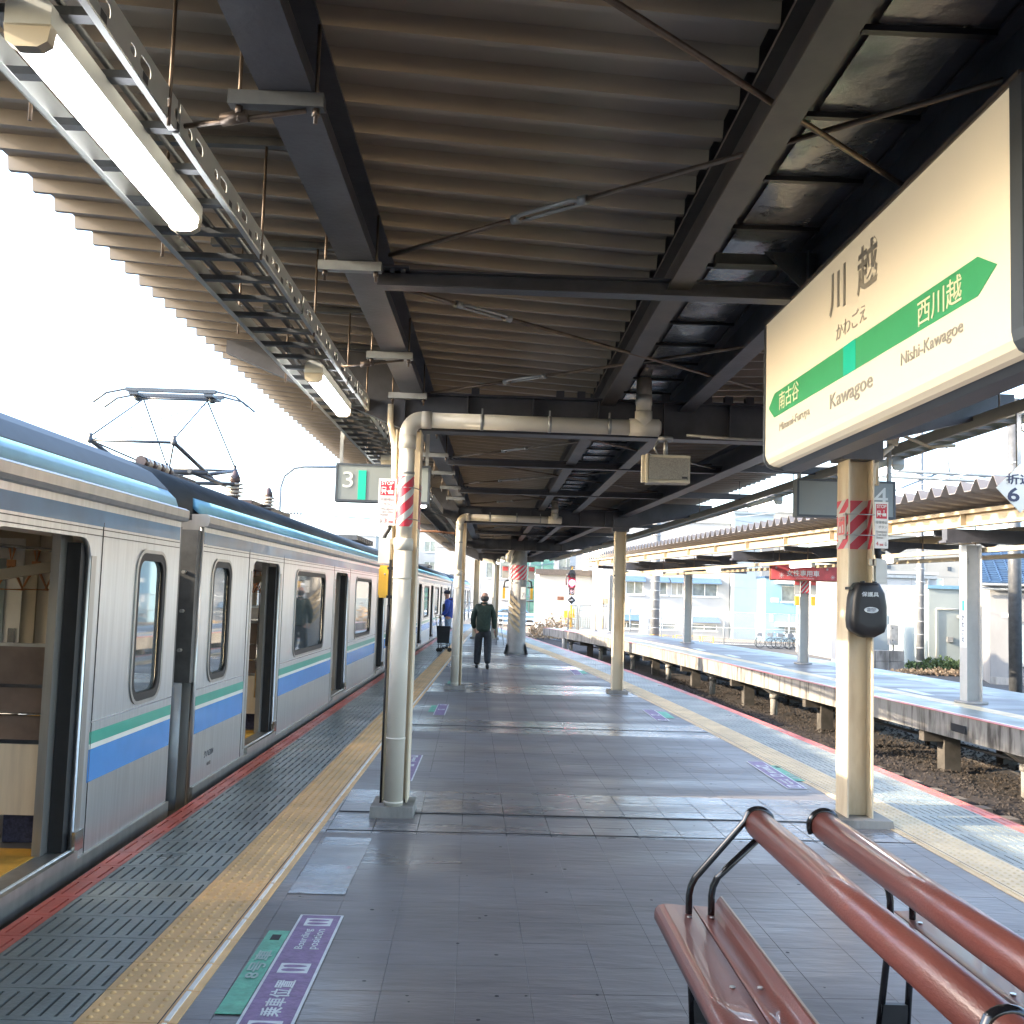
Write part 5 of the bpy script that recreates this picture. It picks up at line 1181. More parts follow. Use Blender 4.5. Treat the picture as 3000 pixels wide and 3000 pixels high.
# ================================================================== canopy of the opposite platform
k2 = thing('opposite_canopy', 'serrated grey roof with cream girders over the opposite platform', 'canopy', (8, 20, 3))
gd = lambda y: 8.0-.128*(y-17.6)
te = [(-30, 11.3), (0, 8.6), (14.8, 7.45), (17.75, 7.18), (25.1, 6.55), (33, 5.77), (46, 4.55), (48, 4.35)]; TE = smooth_tab(te)
ed = lambda y: interp(TE, y)
PR2 = [(0, 0), (.36, 0), (.58, .17), (.66, .17), (.96, 0)]
corrugate(ed, lambda y: gd(y)+.2, 3.43, 3.30, -28, 47.5, .45, PR2, 'roof_deck', 'deck_grey', k2, th=.01)
corrugate(lambda y: gd(y)+.2, lambda y: gd(y)+3.9, 3.30, 3.55, -28, 47.5, .45, PR2, 'roof_deck', 'steel_dark', k2, th=.01)
def girder(off, z0, z1, y0, y1, m='girder_cream'):
    b = MB(); f = lambda y: gd(y)+off; seg = list(np.arange(y0, y1, 3.0))+[y1]
    for a, c in zip(seg[:-1], seg[1:]):
        b.bar((f(a), a, z0+.01), (f(c), c, z0+.01), .16, .02); b.bar((f(a), a, z1-.03), (f(c), c, z1-.03), .16, .06); b.bar((f(a)+.03, a, (z0+z1)/2), (f(c)+.03, c, (z0+z1)/2), .012, z1-z0-.08)
    b.build('girder', m, k2)
    b = MB()
    for y in np.arange(y0+1.2, y1, 2.45): b.box((f(y)-.07, y-.012, z0+.02), (f(y)+.022, y+.012, z1-.06))
    b.build('stiffener', 'girder_cream', k2)
girder(0, 3.0, 3.28, -28, 46.3); girder(2.6, 2.98, 3.24, 5, 45)
girder(.35, 2.86, 2.985, 5, 13.8)
for y in (7.2, 17.55, 27.7, 39.0):
    xc = {7.2: 9.2, 17.55: 8.3, 27.7: 8.45, 39.0: 7.5}[y]
    b = MB(); b.prism([(gd(y)-.2, 2.78), (xc+2.2, 2.70), (xc+2.2, 2.98), (gd(y)-.2, 2.98)], lambda a, c, t: (a, t, c), y-.1, y+.1); b.box((gd(y)-.24, y-.14, 2.74), (gd(y)+.2, y+.14, 2.78)); b.build('cross_beam', 'steel_dark', k2)
for y in np.arange(8.5, 45, 3.3):
    b = MB(); b.bar((gd(y)+.1, y, 2.96), (gd(y)+2.6, y+.05, 2.9), .08, .12); b.prism([(gd(y)+.7, 2.93), (gd(y)+1.5, 2.93), (gd(y)+1.1, 2.70)], lambda a, c, t: (a, t, c), y-.01, y+.01); b.build('purlin', 'steel_dark', k2)
b = MB()
for y in np.arange(6, 44, 1.7): b.tube([(gd(y)+.55, y, 2.66), (gd(y)+.55, y, 3.28)], .01, 5)
b.build('hanger_rod', 'rod_brown', k2)
t2 = thing('cable_duct', 'cream cable duct with clips running under the opposite canopy', 'cable duct', (8.4, 18, 2.6))
fd = lambda y: gd(y)+.55
strip('duct', lambda y: fd(y)-.06, lambda y: fd(y)+.06, 2.60, 2.68, 5, 45, 'girder_cream', t2); strip('duct', lambda y: fd(y)+1.3, lambda y: fd(y)+1.42, 2.58, 2.66, 5, 43, 'girder_cream', t2)
for i, (y, off, lab) in enumerate(((12.9, .55, 'tube lamp at far right under the opposite canopy, right of its lettered column'), (20.6, .55, 'tube lamp of the opposite platform just right of the near right column'), (24.4, .55, 'tube lamp above the pink women only sign'), (30.6, .55, 'tube lamp left of the pink sign under the opposite canopy'), (15.0, 1.9, 'lower rear tube lamp at far right under the opposite canopy'), (36.5, .55, 'tiny far tube lamp of the opposite canopy'))):
    lamp(lab, (gd(y)+off, y, 2.55 if i != 4 else 2.42), ang(gd, y))
# its columns
def col2(label, x, y, z, w=.24):
    t = thing('opposite_column', label, 'column', (x, y, 0), group='white columns of the opposite platform')
    s = MB(); s.box((x-w/2, y-w/2, .03), (x-w/2+.012, y+w/2, z)); s.box((x+w/2-.012, y-w/2, .03), (x+w/2, y+w/2, z)); s.box((x-w/2+.012, y-.006, .03), (x+w/2-.012, y+.006, z)); s.build('shaft', 'white_wrap', t)
    b = MB(); b.tube([(x, y, .0), (x, y, .04)], w*1.0, 16); b.build('base', 'concrete_pale', t); return t
q1 = col2('white column of the opposite platform with vertical かわごえ station strip and number 4', 8.30, 17.64, 2.72, .27)
MB().box((8.163, 17.508, .95), (8.1645, 17.77, 1.85)).build('name_strip', 'board_text', q1)
b = MB(); b.box((8.1605, 17.60, 1.58), (8.1625, 17.66, 1.76)); b.build('teal_bar', 'sign_teal', q1)
b_ = [text(c, (8.161, 17.69, 1.42-.125*i), (0, -1, 0), (0, 0, 1), .10, .09, 'navy_text', q1, off=.02) for i, c in enumerate('かわごえ')]
text('4', (8.20, 17.62, 2.38), (1, 0, 0), (0, 0, 1), .07, .12, 'grey_text', q1)
q2 = col2('white column under the pink sign with striped wrap and yellow button cases', 8.46, 27.7, 2.75, .24)
stripes(q2, [(8.345, 27.575), (8.575, 27.575)], 1.90, 2.24, slope=1.2, w=.13)
for s, x in ((-1, 8.24), (1, 8.68)):
    MB().box((x-.08, 27.55, 1.86), (x+.08, 27.56, 2.25)).build('stop_plate', 'white_wrap', q2); MB().box((x-.06, 27.54, 2.12), (x+.06, 27.549, 2.23)).build('red_panel', 'red_sign', q2); MB().box((x-.045, 27.55, 1.57), (x+.06, 27.64, 1.82)).build('yellow_case', 'yellow_paint', q2)
MB().box((8.332, 27.58, .5), (8.3375, 27.80, 1.45)).build('name_strip', 'board_text', q2); MB().box((8.33, 27.66, 1.15), (8.3315, 27.72, 1.35)).build('teal_bar', 'sign_teal', q2)
for i, c in enumerate('かわごえ'): text(c, (8.3305, 27.74, 1.0-.13*i), (0, -1, 0), (0, 0, 1), .10, .09, 'navy_text', q2)
col2('slim white column of the opposite platform far behind, left of the pink sign', 7.48, 39, 2.75, .28)
col2('farthest white column of the opposite platform, beside the second right column', 5.78, 49.2, 2.75, .30)
pk = thing('pink_sign', 'long pink hanging sign lettered 女性専用車 over the opposite platform', 'sign', (8.5, 27.3, 2.3))
MB().box((7.42, 27.25, 2.22), (9.3, 27.33, 2.66)).build('frame', 'rust', pk); MB().box((7.45, 27.235, 2.25), (9.27, 27.249, 2.63)).build('panel', 'red_sign', pk)
text('女性専用車', (7.86, 27.232, 2.34), (1, 0, 0), (0, 0, 1), .88, .17, 'mark_white', pk, off=.015)
text('この車両は女性専用車となります', (7.85, 27.232, 2.575), (1, 0, 0), (0, 0, 1), 1.0, .035, 'mark_white', pk); text('Women Only', (8.1, 27.232, 2.275), (1, 0, 0), (0, 0, 1), .5, .035, 'mark_white', pk)
b = MB()
for cx, cz, r_ in ((7.72, 2.36, .075), (9.1, 2.34, .06), (7.58, 2.56, .035), (8.95, 2.55, .035)):
    for a in range(8): b.bar((cx, 27.232, cz), (cx+r_*math.cos(R(a*45)), 27.232, cz+r_*math.sin(R(a*45))), .008, .003, (0, 1, 0))
b.build('flower_emblem', 'mark_white', pk)
b = MB(); b.box((7.5, 27.28, 2.66), (7.53, 27.3, 3.0)); b.box((9.2, 27.28, 2.66), (9.23, 27.3, 3.0)); b.build('hanger', 'galv_dark', pk)
lt = thing('small_spotlight', 'small dark sensor box on the cream girder at upper right', 'sensor', (8.15, 12.4, 2.9)); MB().box((8.66, 12.3, 2.86), (8.73, 12.37, 2.94)).build('box', 'galv_dark', lt); MB().box((8.68, 12.32, 2.80), (8.70, 12.34, 2.86)).build('stem', 'galv_dark', lt)
# end railing of the opposite platform
fe = thing('platform_end_railing', 'pale bar railing with 立入禁止 notice closing the far end of the opposite platform', 'railing', (4.6, 50, 0))
xs0 = 3.75; 
for i, (a, c) in enumerate(((3.78, 4.22), (4.30, 5.12), (5.20, 5.95))):
    y = 50.2; b = MB(); b.tube([(a, y, 0), (a, y, 1.17), (a+.06, y, 1.23), (c-.06, y, 1.23), (c, y, 1.17), (c, y, 0)], .028, 8); b.tube([(a, y, .12), (c, y, .12)], .018, 6); b.build('frame', 'galv', fe)
    for x in np.arange(a+.1, c-.03, .11): MB().tube([(x, y, .12), (x, y, 1.2)], .012, 5).build('bar', 'galv', fe)
MB().box((4.36, 50.12, .68), (5.06, 50.14, .92)).build('notice', 'white_paint', fe); text('立入禁止', (4.42, 50.115, .74), (1, 0, 0), (0, 0, 1), .58, .13, 'grey_text', fe)

# ================================================================== signal, poles, overhead structures
si = thing('railway_signal', 'dark railway signal showing a bright red light, diamond plate below', 'signal', (4.1, 52.5, gy))
x, y = 4.09, 52.5
b = MB(); b.tube([(x, y, gy), (x, y, 3.9)], .055, 8); b.build('post', 'yellow_paint', si)
b = MB(); b.prism([(x+.30*math.cos(a)*(.62), 2.72+(.30*math.sin(a) if math.sin(a) > 0 else 0)+(-.55 if math.sin(a) < 0 else 0)+(.30*.5*math.sin(a) if math.sin(a) < 0 else 0)) for a in [2*PI*k/28 for k in range(28)]], lambda a, c, t: (a, t, c), y-.12, y-.08); b.build('backplate', 'rubber', si)
b = MB(); b.ball((x-.20, y-.1, 2.72), .10, 10, 6); b.tube([(x-.25, y-.1, 2.7), (x-.3, y-.1, 2.5), (x-.28, y-.1, 2.2)], .03, 6); b.build('auxiliary_light', 'rubber', si)
b = MB(); b.tube([(x, y-.30, 2.33), (x, y-.12, 2.33)], .16, 16); b.build('red_lens', 'signal_red', si); b = MB(); b.tube([(x, y-.34, 2.34), (x, y-.30, 2.34)], .085, 16); b.build('light_core', 'signal_core', si)
b = MB(); b.tube([(x, y-.25, 2.70), (x, y-.12, 2.70)], .12, 14); b.build('dark_lens', 'black_gloss', si)
MB().box((x-.14, y-.14, 1.72), (x+.14, y-.1, 2.08)).build('route_box', 'rubber', si); text('出', (x-.09, y-.15, 1.78), (1, 0, 0), (0, 0, 1), .18, .2, 'mark_white', si); text('3番', (x-.07, y-.15, 2.10), (1, 0, 0), (0, 0, 1), .14, .07, 'mark_white', si)
b = MB(); b.prism([(x-.28, 1.45), (x, 1.73), (x+.28, 1.45), (x, 1.17)], lambda a, c, t: (a, t, c), y-.12, y-.10); b.build('diamond_plate', 'white_paint', si); b = MB(); b.prism([(x-.21, 1.45), (x, 1.66), (x+.21, 1.45), (x, 1.24)], lambda a, c, t: (a, t, c), y-.13, y-.121); b.build('diamond_face', 'rubber', si)
b = MB(); b.tube([(x-.1, y-.135, 1.44), (x+.1, y-.135, 1.44)], .012, 5); b.tube([(x-.02, y-.135, 1.47), (x+.08, y-.135, 1.47)], .01, 5); b.build('lightning_mark', 'mark_white', si)
MB().box((x-.72, y-.1, 1.42), (x-.38, y-.05, 1.62)).build('side_plate', 'rust', si)
b = MB(); b.box((x-.35, y-.1, .55), (x+.18, y+.15, .9)); b.box((x-.02, y-.2, .75), (x+.2, y, 1.0)); b.build('relay_box', 'yellow_paint', si)
b = MB(); b.box((x-.5, y-.05, 3.05), (x+.15, y+.05, 3.12)); b.box((x-.12, y-.15, 3.15), (x+.14, y+.1, 3.85)); b.build('head_bracket', 'galv_dark', si)
MB().box((x-.14, y-.16, 3.2), (x+.16, y-.15, 3.9)).build('housing', 'pole_steel', si)
xb = thing('crossing_signal', 'small black and yellow crossing warning cross beyond the opposite platform end', 'signal', (7.2, 66, gy)); b = MB(); b.tube([(7.2, 66, gy), (7.2, 66, 1.9)], .05, 6); b.bar((6.95, 65.9, 1.1), (7.45, 65.9, 1.6), .12, .03); b.bar((7.45, 65.88, 1.1), (6.95, 65.88, 1.6), .12, .03); b.box((7.25, 65.8, 1.25), (7.7, 66, 1.55)); b.build('cross', 'hatch_beige', xb)
def pole(label, x, y, h, r=.16, bands=True, name='utility_pole', m='pole_concrete'):
    t = thing(name, label, 'pole', (x, y, gy)); b = MB(); b.tube([(x, y, gy), (x, y, gy+h)], [r, r*.75], 14); b.build('shaft', m, t)
    if bands:
        for z in np.arange(gy+.5, gy+h*.75, .55):
            c = MB(); c.tube([(x, y, z), (x, y, z+.03)], r*1.09, 14); c.box((x-r*1.35, y-.02, z), (x+r*1.35, y+.02, z+.02)); c.build('band', 'white_wrap', t)
    return t
pole('dark banded concrete pole in front of the pale blue door building', 18.0, 42.8, 11, .165)
pole('dark banded concrete pole beyond the second right column with cable clamps', 9.75, 61, 13, .28)
t_ = pole('utility pole behind the blue tiled roof at far right', 33.8, 60, 9, .17)
for (x, z, s) in ((9.75, 9.3, 1), (9.75, 8.6, 1)):
    b = MB(); b.tube([(x-1.3, 61, z), (x+1.6, 61, z)], .05, 6); b.build('crossarm', 'pole_steel', [o for o in COL.objects if o.name.startswith('utility_pole') and o.parent is None][1])
# overhead portal at right, posts
ph = thing('overhead_line_portal', 'pale steel portal frame for the overhead wires above the opposite canopy', 'gantry', (14, 26, gy))
b = MB()
for z in (5.22, 5.05): b.tube([(6, 28, z+.25), (22, 28, z-.05)], .05, 6)
for i in range(18): b.bar((6+i*.9, 28, 5.48-i*.0169), (6.9+i*.9, 28, 5.29-i*.0169), .03, .03)
b.build('truss', 'pole_steel', ph)
b = MB(); b.tube([(14.4, 28, gy), (14.4, 28, 7.5)], .17, 12); b.build('post', 'galv_dark', ph)
b = MB()
for x0, z0, x1, z1 in ((9.9, 5.4, 8.2, 4.75), (12.3, 5.35, 8.9, 3.9), (12.6, 5.3, 12.5, 6.2)): b.tube([(x0, 28, z0), (x1, 28, z1)], .03, 6)
b.build('strut', 'pole_steel', ph)
def wire(label, pts, r=.012, name='overhead_wire'):
    t = thing(name, label, 'wire', pts[0]); b = MB()
    for a, c in zip(pts[:-1], pts[1:]):
        a = Vector(a); c = Vector(c); n = 10; b.tube([a.lerp(c, i/n)-Vector((0, 0, .012*(a-c).length*4*(i/n)*(1-i/n))) for i in range(n+1)], r, 5)
    b.build('strand', 'pole_steel', t)
wire('thin overhead wire sagging over the opposite canopy', [(7.6, 4, 5.6), (5.6, 60, 5.4), (0, 110, 5.4)], .012)
wire('second thin overhead wire above the opposite canopy', [(10.5, 20, 4.6), (9.8, 60, 6.4), (8, 95, 6)], .014)
wire('lower overhead wire crossing from the banded pole', [(9.75, 61, 7.5), (22, 75, 7.2)], .02)
wire('upper overhead wire crossing from the banded pole', [(9.75, 61, 8.6), (-2, 80, 7.2)], .02)
# catenary mast left, beyond the train
cm = thing('overhead_line_mast', 'pale curved overhead line mast rising behind the train left of the 3 board', 'mast', (-6.4, 31, gy))
b = MB(); b.tube([(-6.6, 31.5, gy), (-6.6, 31.5, 4.7), (-6.5, 31.5, 5.05), (-6.2, 31.5, 5.3), (-5.9, 31.5, 5.36), (-3.3, 31.5, 5.4)], .05, 8); b.tube([(-4.9, 31.5, 5.4), (-3.3, 31.5, 6.0)], .035, 6); b.tube([(-6.6, 31.5, 3.9), (-3.5, 31.5, 3.8)], .02, 6)
for q in range(5): b.ball((-6.35+.1*q, 31.5, 3.9), .05, 6, 4)
b.tube([(-7.9, 31.5, 3.1), (-6.9, 31.5, 3.1)], .02, 5)
b.build('mast', 'pole_steel', cm)
for i, (x, y, h) in enumerate(((-2.2, 66, 7.5), (-.9, 78, 8.5))): 
    pole(['slim white pole far beyond the train', 'second slim white pole far down the line'][i], x, y, h, .09, False, 'signal_pole', 'white_wrap')

# ================================================================== buildings
def wfn(ox, oy, rz):
    c, s = math.cos(rz), math.sin(rz)
    return lambda a, t, z: (ox+a*c-t*s, oy+a*s+t*c, z)     # a along the facade, t depth behind it
def facade(name, label, cat, ox, oy, rz, w, z1, depth, wallm, wins=(), winm='glass_win', z0=None, framem='white_paint', roofm=None, extra=None, sill=True):
    z0 = gy-.3 if z0 is None else z0; F = wfn(ox, oy, rz); t = thing(name, label, cat, (ox, oy, z0))
    plate([(0, z0), (w, z0), (w, z1), (0, z1)], [[(a, c), (b_, c), (b_, d), (a, d)] for a, b_, c, d in wins], .2, lambda a, c, q: F(a, .1+q, c), 'front_wall', wallm, t)
    b = MB()
    for a0, a1, t0, t1 in ((0, .2, .21, depth), (w-.2, w, .21, depth), (0.2, w-.2, depth-.2, depth)):
        b.hexa([F(a0, t0, z0), F(a1, t0, z0), F(a1, t1, z0), F(a0, t1, z0), F(a0, t0, z1), F(a1, t0, z1), F(a1, t1, z1), F(a0, t1, z1)])
    b.build('wall', wallm, t)
    b = MB(); o = .08; b.hexa([F(-o, -o, z1), F(w+o, -o, z1), F(w+o, depth+o, z1), F(-o, depth+o, z1), F(-o, -o, z1+.15), F(w+o, -o, z1+.15), F(w+o, depth+o, z1+.15), F(-o, depth+o, z1+.15)]); b.build('roof', roofm or wallm, t)
    for a, b_, c, d in wins:
        fr = plate([(a, c), (b_, c), (b_, d), (a, d)], [[(a+.05, c+.05), ((a+b_)/2-.025, c+.05), ((a+b_)/2-.025, d-.05), (a+.05, d-.05)], [((a+b_)/2+.025, c+.05), (b_-.05, c+.05), (b_-.05, d-.05), ((a+b_)/2+.025, d-.05)]], .05, lambda u, v, q: F(u, .06+q, v), 'window', framem, t)
        b = MB(); b.hexa([F(a+.03, .09, c+.03), F(b_-.03, .09, c+.03), F(b_-.03, .11, c+.03), F(a+.03, .11, c+.03), F(a+.03, .09, d-.03), F(b_-.03, .09, d-.03), F(b_-.03, .11, d-.03), F(a+.03, .11, d-.03)]); b.build('pane', winm, fr)
        if sill: b = MB(); b.hexa([F(a-.08, -.08, c-.08), F(b_+.08, -.08, c-.08), F(b_+.08, -.001, c-.08), F(a-.08, -.001, c-.08), F(a-.08, -.08, c-.01), F(b_+.08, -.08, c-.01), F(b_+.08, -.001, c-.01), F(a-.08, -.001, c-.01)]); b.build('sill', framem, fr)
    if extra: extra(t, F)
    return t
def awning(t, F, a, b_, z, d=.7, m='awning_blue'):
    b = MB(); b.hexa([F(a, -d, z-.32), F(b_, -d, z-.32), F(b_, -.001, z-.02), F(a, -.001, z-.02), F(a, -d, z-.27), F(b_, -d, z-.27), F(b_, -.001, z+.1), F(a, -.001, z+.1)]); b.build('awning', m, t)
def seams(t, F, w, z0, z1, nx_, nz, m='wall_grey'):
    b = MB()
    for i in range(1, nx_): a = w*i/nx_; b.hexa([F(a-.012, -.006, z0), F(a+.012, -.006, z0), F(a+.012, -.001, z0), F(a-.012, -.001, z0), F(a-.012, -.006, z1), F(a+.012, -.006, z1), F(a+.012, -.001, z1), F(a-.012, -.001, z1)])
    for j in range(1, nz): z = z0+(z1-z0)*j/nz; b.hexa([F(0, -.008, z-.012), F(w, -.008, z-.012), F(w, -.0015, z-.012), F(0, -.0015, z-.012), F(0, -.008, z+.012), F(w, -.008, z+.012), F(w, -.0015, z+.012), F(0, -.0015, z+.012)])
    b.build('panel_joint', m, t)
# A: two storey white building with blue awnings, behind the second right column
def exA(t, F):
    for a, b_ in ((1.7, 3.2), (3.7, 5.0), (5.1, 6.2), (6.7, 8.9)): awning(t, F, a, b_, 3.22, .6)
    awning(t, F, 6.7, 8.8, .32, .8); awning(t, F, .8, 3.0, .32, .8)
facade('office_building', 'long white two storey building with small blue awnings over upper windows', 'building', 8.3, 77, 0, 9.6, 7.5, 8, 'wall_white', [(1.8, 3.1, 1.96, 2.94), (3.8, 4.9, 1.96, 2.94), (5.2, 6.1, 1.96, 2.94), (6.8, 8.7, 1.96, 2.94), (.9, 2.9, -.6, -.12), (3.6, 5.6, -.6, -.12), (6.8, 8.7, -.6, -.12)], extra=exA)
facade('panel_building', 'tall pale grey panel clad building between the white one and the blue one', 'building', 17.95, 75.8, 0, 2.9, 8.2, 8, 'wall_panel', extra=lambda t, F: (seams(t, F, 2.9, -1, 8.2, 1, 5), MB().box((19.9, 75.55, 2.6), (20.8, 75.79, 7.5)).build('dark_panel', 'wall_grey', t)))

# B: light blue building
def slab_(t, F, a, b_, d0, d1, z0, z1, m, nm): q = MB(); q.hexa([F(a, d0, z0), F(b_, d0, z0), F(b_, d1, z0), F(a, d1, z0), F(a, d0, z1), F(b_, d0, z1), F(b_, d1, z1), F(a, d1, z1)]); return q.build(nm, m, t)
def exB(t, F):
    slab_(t, F, .7, 8.5, -.8, -.001, 3.02, 3.32, 'white_paint', 'eave'); slab_(t, F, .7, 8.5, -1, -.001, -.02, .28, 'white_paint', 'eave'); slab_(t, F, .4, .95, -.03, -.001, 1.7, 2.0, 'white_paint', 'vent')
    slab_(t, F, .3, .55, -.03, -.001, .3, .8, 'white_paint', 'notice'); seams(t, F, 8.5, -1, 2.9, 4, 2, 'door_blue')
facade('blue_building', 'light blue low building with white framed windows behind the bicycles', 'building', 19.7, 73.5, 0, 8.6, 3.4, 8, 'wall_blue', [(1.15, 3.3, 1.75, 2.9), (3.5, 5.5, 1.75, 2.9), (1.4, 5.0, -.62, -.1)], extra=exB, roofm='roof_tile_blue')
# C: white block in the middle right
facade('white_block', 'plain white building behind the near right column and dark pole', 'building', 17.6, 52, 0, 5.1, 3.3, 7, 'wall_white', extra=lambda t, F: (seams(t, F, 5.1, -1, 3.2, 4, 1), slab_(t, F, 3.2, 3.9, -.35, -.001, -.9, -.3, 'wall_grey', 'air_conditioner'), slab_(t, F, .0, 5.1, -.12, -.001, 3.1, 3.25, 'galv', 'gutter'), slab_(t, F, 4.6, 4.7, -.1, -.001, -1.1, 3.1, 'galv', 'downpipe')))
facade('long_upper_building', 'long cream building with small square vents seen above the white block', 'building', 28.5, 80, 0, 34, 7.2, 6, 'wall_cream', [(1+2.4*i, 2.2+2.4*i, 3.2, 4.0) for i in range(13)], winm='glass_pale', extra=lambda t, F: (seams(t, F, 34, 1, 7.2, 12, 2), [slab_(t, F, 2.5+2.4*i, 2.8+2.4*i, -.05, -.001, 4.6, 4.9, 'frame_grey', 'vent') for i in range(12)]))
# D: door building and tiled roof house at right
def exD(t, F):
    b = MB(); b.hexa([F(1.75, -.05, -.95), F(3.2, -.05, -.95), F(3.2, -.001, -.95), F(1.75, -.001, -.95), F(1.75, -.05, 1.12), F(3.2, -.05, 1.12), F(3.2, -.001, 1.12), F(1.75, -.001, 1.12)]); b.v = [(x_, y_, min(z_, .88)) for x_, y_, z_ in b.v]; d = b.build('door', 'door_blue', t)
    b = MB(); b.ball(F(1.86, -.09, -.02), .04, 8, 5); b.build('handle', 'galv', d)
    b = MB(); b.hexa([F(2.2, -.056, .5), F(2.6, -.056, .5), F(2.6, -.051, .5), F(2.2, -.051, .5), F(2.2, -.056, .6), F(2.6, -.056, .6), F(2.6, -.051, .6), F(2.2, -.051, .6)]); b.build('door_label', 'mark_white', d)
    b = MB(); b.hexa([F(1.2, -.9, 1.18), F(3.6, -.9, 1.18), F(3.6, -.001, 1.22), F(1.2, -.001, 1.22), F(1.2, -.9, 1.24), F(3.6, -.9, 1.24), F(3.6, -.001, 1.36), F(1.2, -.001, 1.36)]); b.build('door_canopy', 'galv', t)
    b = MB(); b.hexa([F(.75, -.1, .2), F(1.0, -.1, .2), F(1.0, -.001, .2), F(.75, -.001, .2), F(.75, -.1, .42), F(1.0, -.1, .42), F(1.0, -.001, .42), F(.75, -.001, .42)]); b.build('meter_box', 'galv', t)
    b = MB(); b.tube([F(.3, -.05, 1.6), F(.3, -.05, -1)], .03, 6); b.tube([F(.3, -.05, 1.6), F(1.7, -.05, 1.6)], .03, 6); b.build('downpipe', 'white_wrap', t)
facade('door_building', 'white plastered building with a pale blue door under a small metal canopy', 'building', 18.7, 43.6, -.03, 4.1, 2.45, 5, 'wall_mint', extra=exD, roofm='door_blue')
def exH(t, F):
    for i in range(20):     # tile courses
        z = 2.62+i*.075; d_ = -.45+i*.22; b = MB(); b.hexa([F(-.5, d_, z), F(9.5, d_, z), F(9.5, d_+.26, z+.02), F(-.5, d_+.26, z+.02), F(-.5, d_, z+.055), F(9.5, d_, z+.055), F(9.5, d_+.26, z+.10), F(-.5, d_+.26, z+.10)]); b.build('tile_course', 'roof_tile_blue', t)
    b = MB()
    for i in range(26):
        a = -.45+i*.39
        for j in range(20): b.hexa([F(a, -.46+j*.22, 2.66+j*.075), F(a+.05, -.46+j*.22, 2.66+j*.075), F(a+.05, -.22+j*.22, 2.72+j*.075), F(a, -.22+j*.22, 2.72+j*.075), F(a, -.46+j*.22, 2.70+j*.075), F(a+.05, -.46+j*.22, 2.70+j*.075), F(a+.05, -.22+j*.22, 2.77+j*.075), F(a, -.22+j*.22, 2.77+j*.075)])
    b.build('tile_rib', 'roof_tile_blue', t, kind='stuff')
    b = MB(); b.tube([F(-.5, -.5, 2.55), F(9.5, -.5, 2.55)], .06, 8); b.build('gutter', 'frame_grey', t)
    b = MB(); b.tube([F(-.5, -.35, 2.40), F(9.5, -.35, 2.40)], .05, 8); b.build('gutter', 'pole_steel', t)
    for a, z0_, z1_ in ((.4, 1.35, 1.5), (1.65, .95, 1.75)): b = MB(); b.hexa([F(a, -.02, z0_), F(a+.35, -.02, z0_), F(a+.35, -.001, z0_), F(a, -.001, z0_), F(a, -.02, z1_), F(a+.35, -.02, z1_), F(a+.35, -.001, z1_), F(a, -.001, z1_)]); b.build('wall_patch', 'white_paint', t)
    b = MB(); b.hexa([F(-.01, -.03, gy-.3), F(9, -.03, gy-.3), F(9, -.001, gy-.3), F(-.01, -.001, gy-.3), F(-.01, -.03, -.85), F(9, -.03, -.85), F(9, -.001, -.85), F(-.01, -.001, -.85)]); b.build('base_course', 'concrete', t)
    seams(t, F, 9, -.85, 2.3, 9, 1)
facade('tiled_roof_house', 'low pale grey house with blue tiled roof and sliding windows at far right', 'building', 18.6, 38.0, -.35, 9, 2.5, 4.5, 'wall_grey', [(.85, 2.3, -.35, 1.2), (3.2, 4.9, -.35, 1.2), (6, 7.5, -.35, 1.2)], winm='glass_pale', framem='galv', extra=exH)
# far buildings beyond the platform ends
rr_ = random.Random(5)
FB = [('low_shed', 'white shed with a grey shutter door and brown roof edge beyond the big column', 3.9, 85, 10, 3.5, 'wall_white', []), ('corrugated_fence_shed', 'pale corrugated store beside the signal', 12, 92, 7.5, 2.6, 'wall_panel', []),
      ('brown_windowed_house', 'small pale house with dark window left of the big column', -5.5, 98, 8.6, 6, 'wall_white', [(4.9, 7.6, 3.2, 4.9)]), ('apartment_block', 'tall washed out white apartment block straight ahead', -14, 150, 17, 14, 'wall_white', [(1+3*i, 2.6+3*i, 1.5+3*j, 3.1+3*j) for i in range(5) for j in range(4)]),
      ('pale_house', 'pale two storey house above the signal', 10.5, 112, 14, 8, 'wall_white', [(1.5, 2.8, 4, 5.4), (5, 6.3, 4, 5.4), (8.4, 9.7, 4, 5.4), (1.5, 2.8, 1, 2.4)]), ('distant_hall', 'wide white hall far behind the signal', 5, 170, 26, 12, 'wall_white', [(2+4*i, 4.5+4*i, 6, 8) for i in range(6)]),
      ('green_mesh_building', 'building wrapped in green scaffold mesh left of the big concrete column', 0.2, 128, 7.5, 11, 'green_metal', []), ('stepped_block', 'pale stepped block at the far end of the line', 27, 150, 18, 15, 'wall_cream', [(1+3*i, 2.6+3*i, 4+3*j, 5.4+3*j) for i in range(5) for j in range(3)]),
      ('left_far_block', 'white building far behind the train end', -30, 140, 14, 9, 'wall_white', [(1+3*i, 2.4+3*i, 2+3*j, 3.4+3*j) for i in range(4) for j in range(2)])]
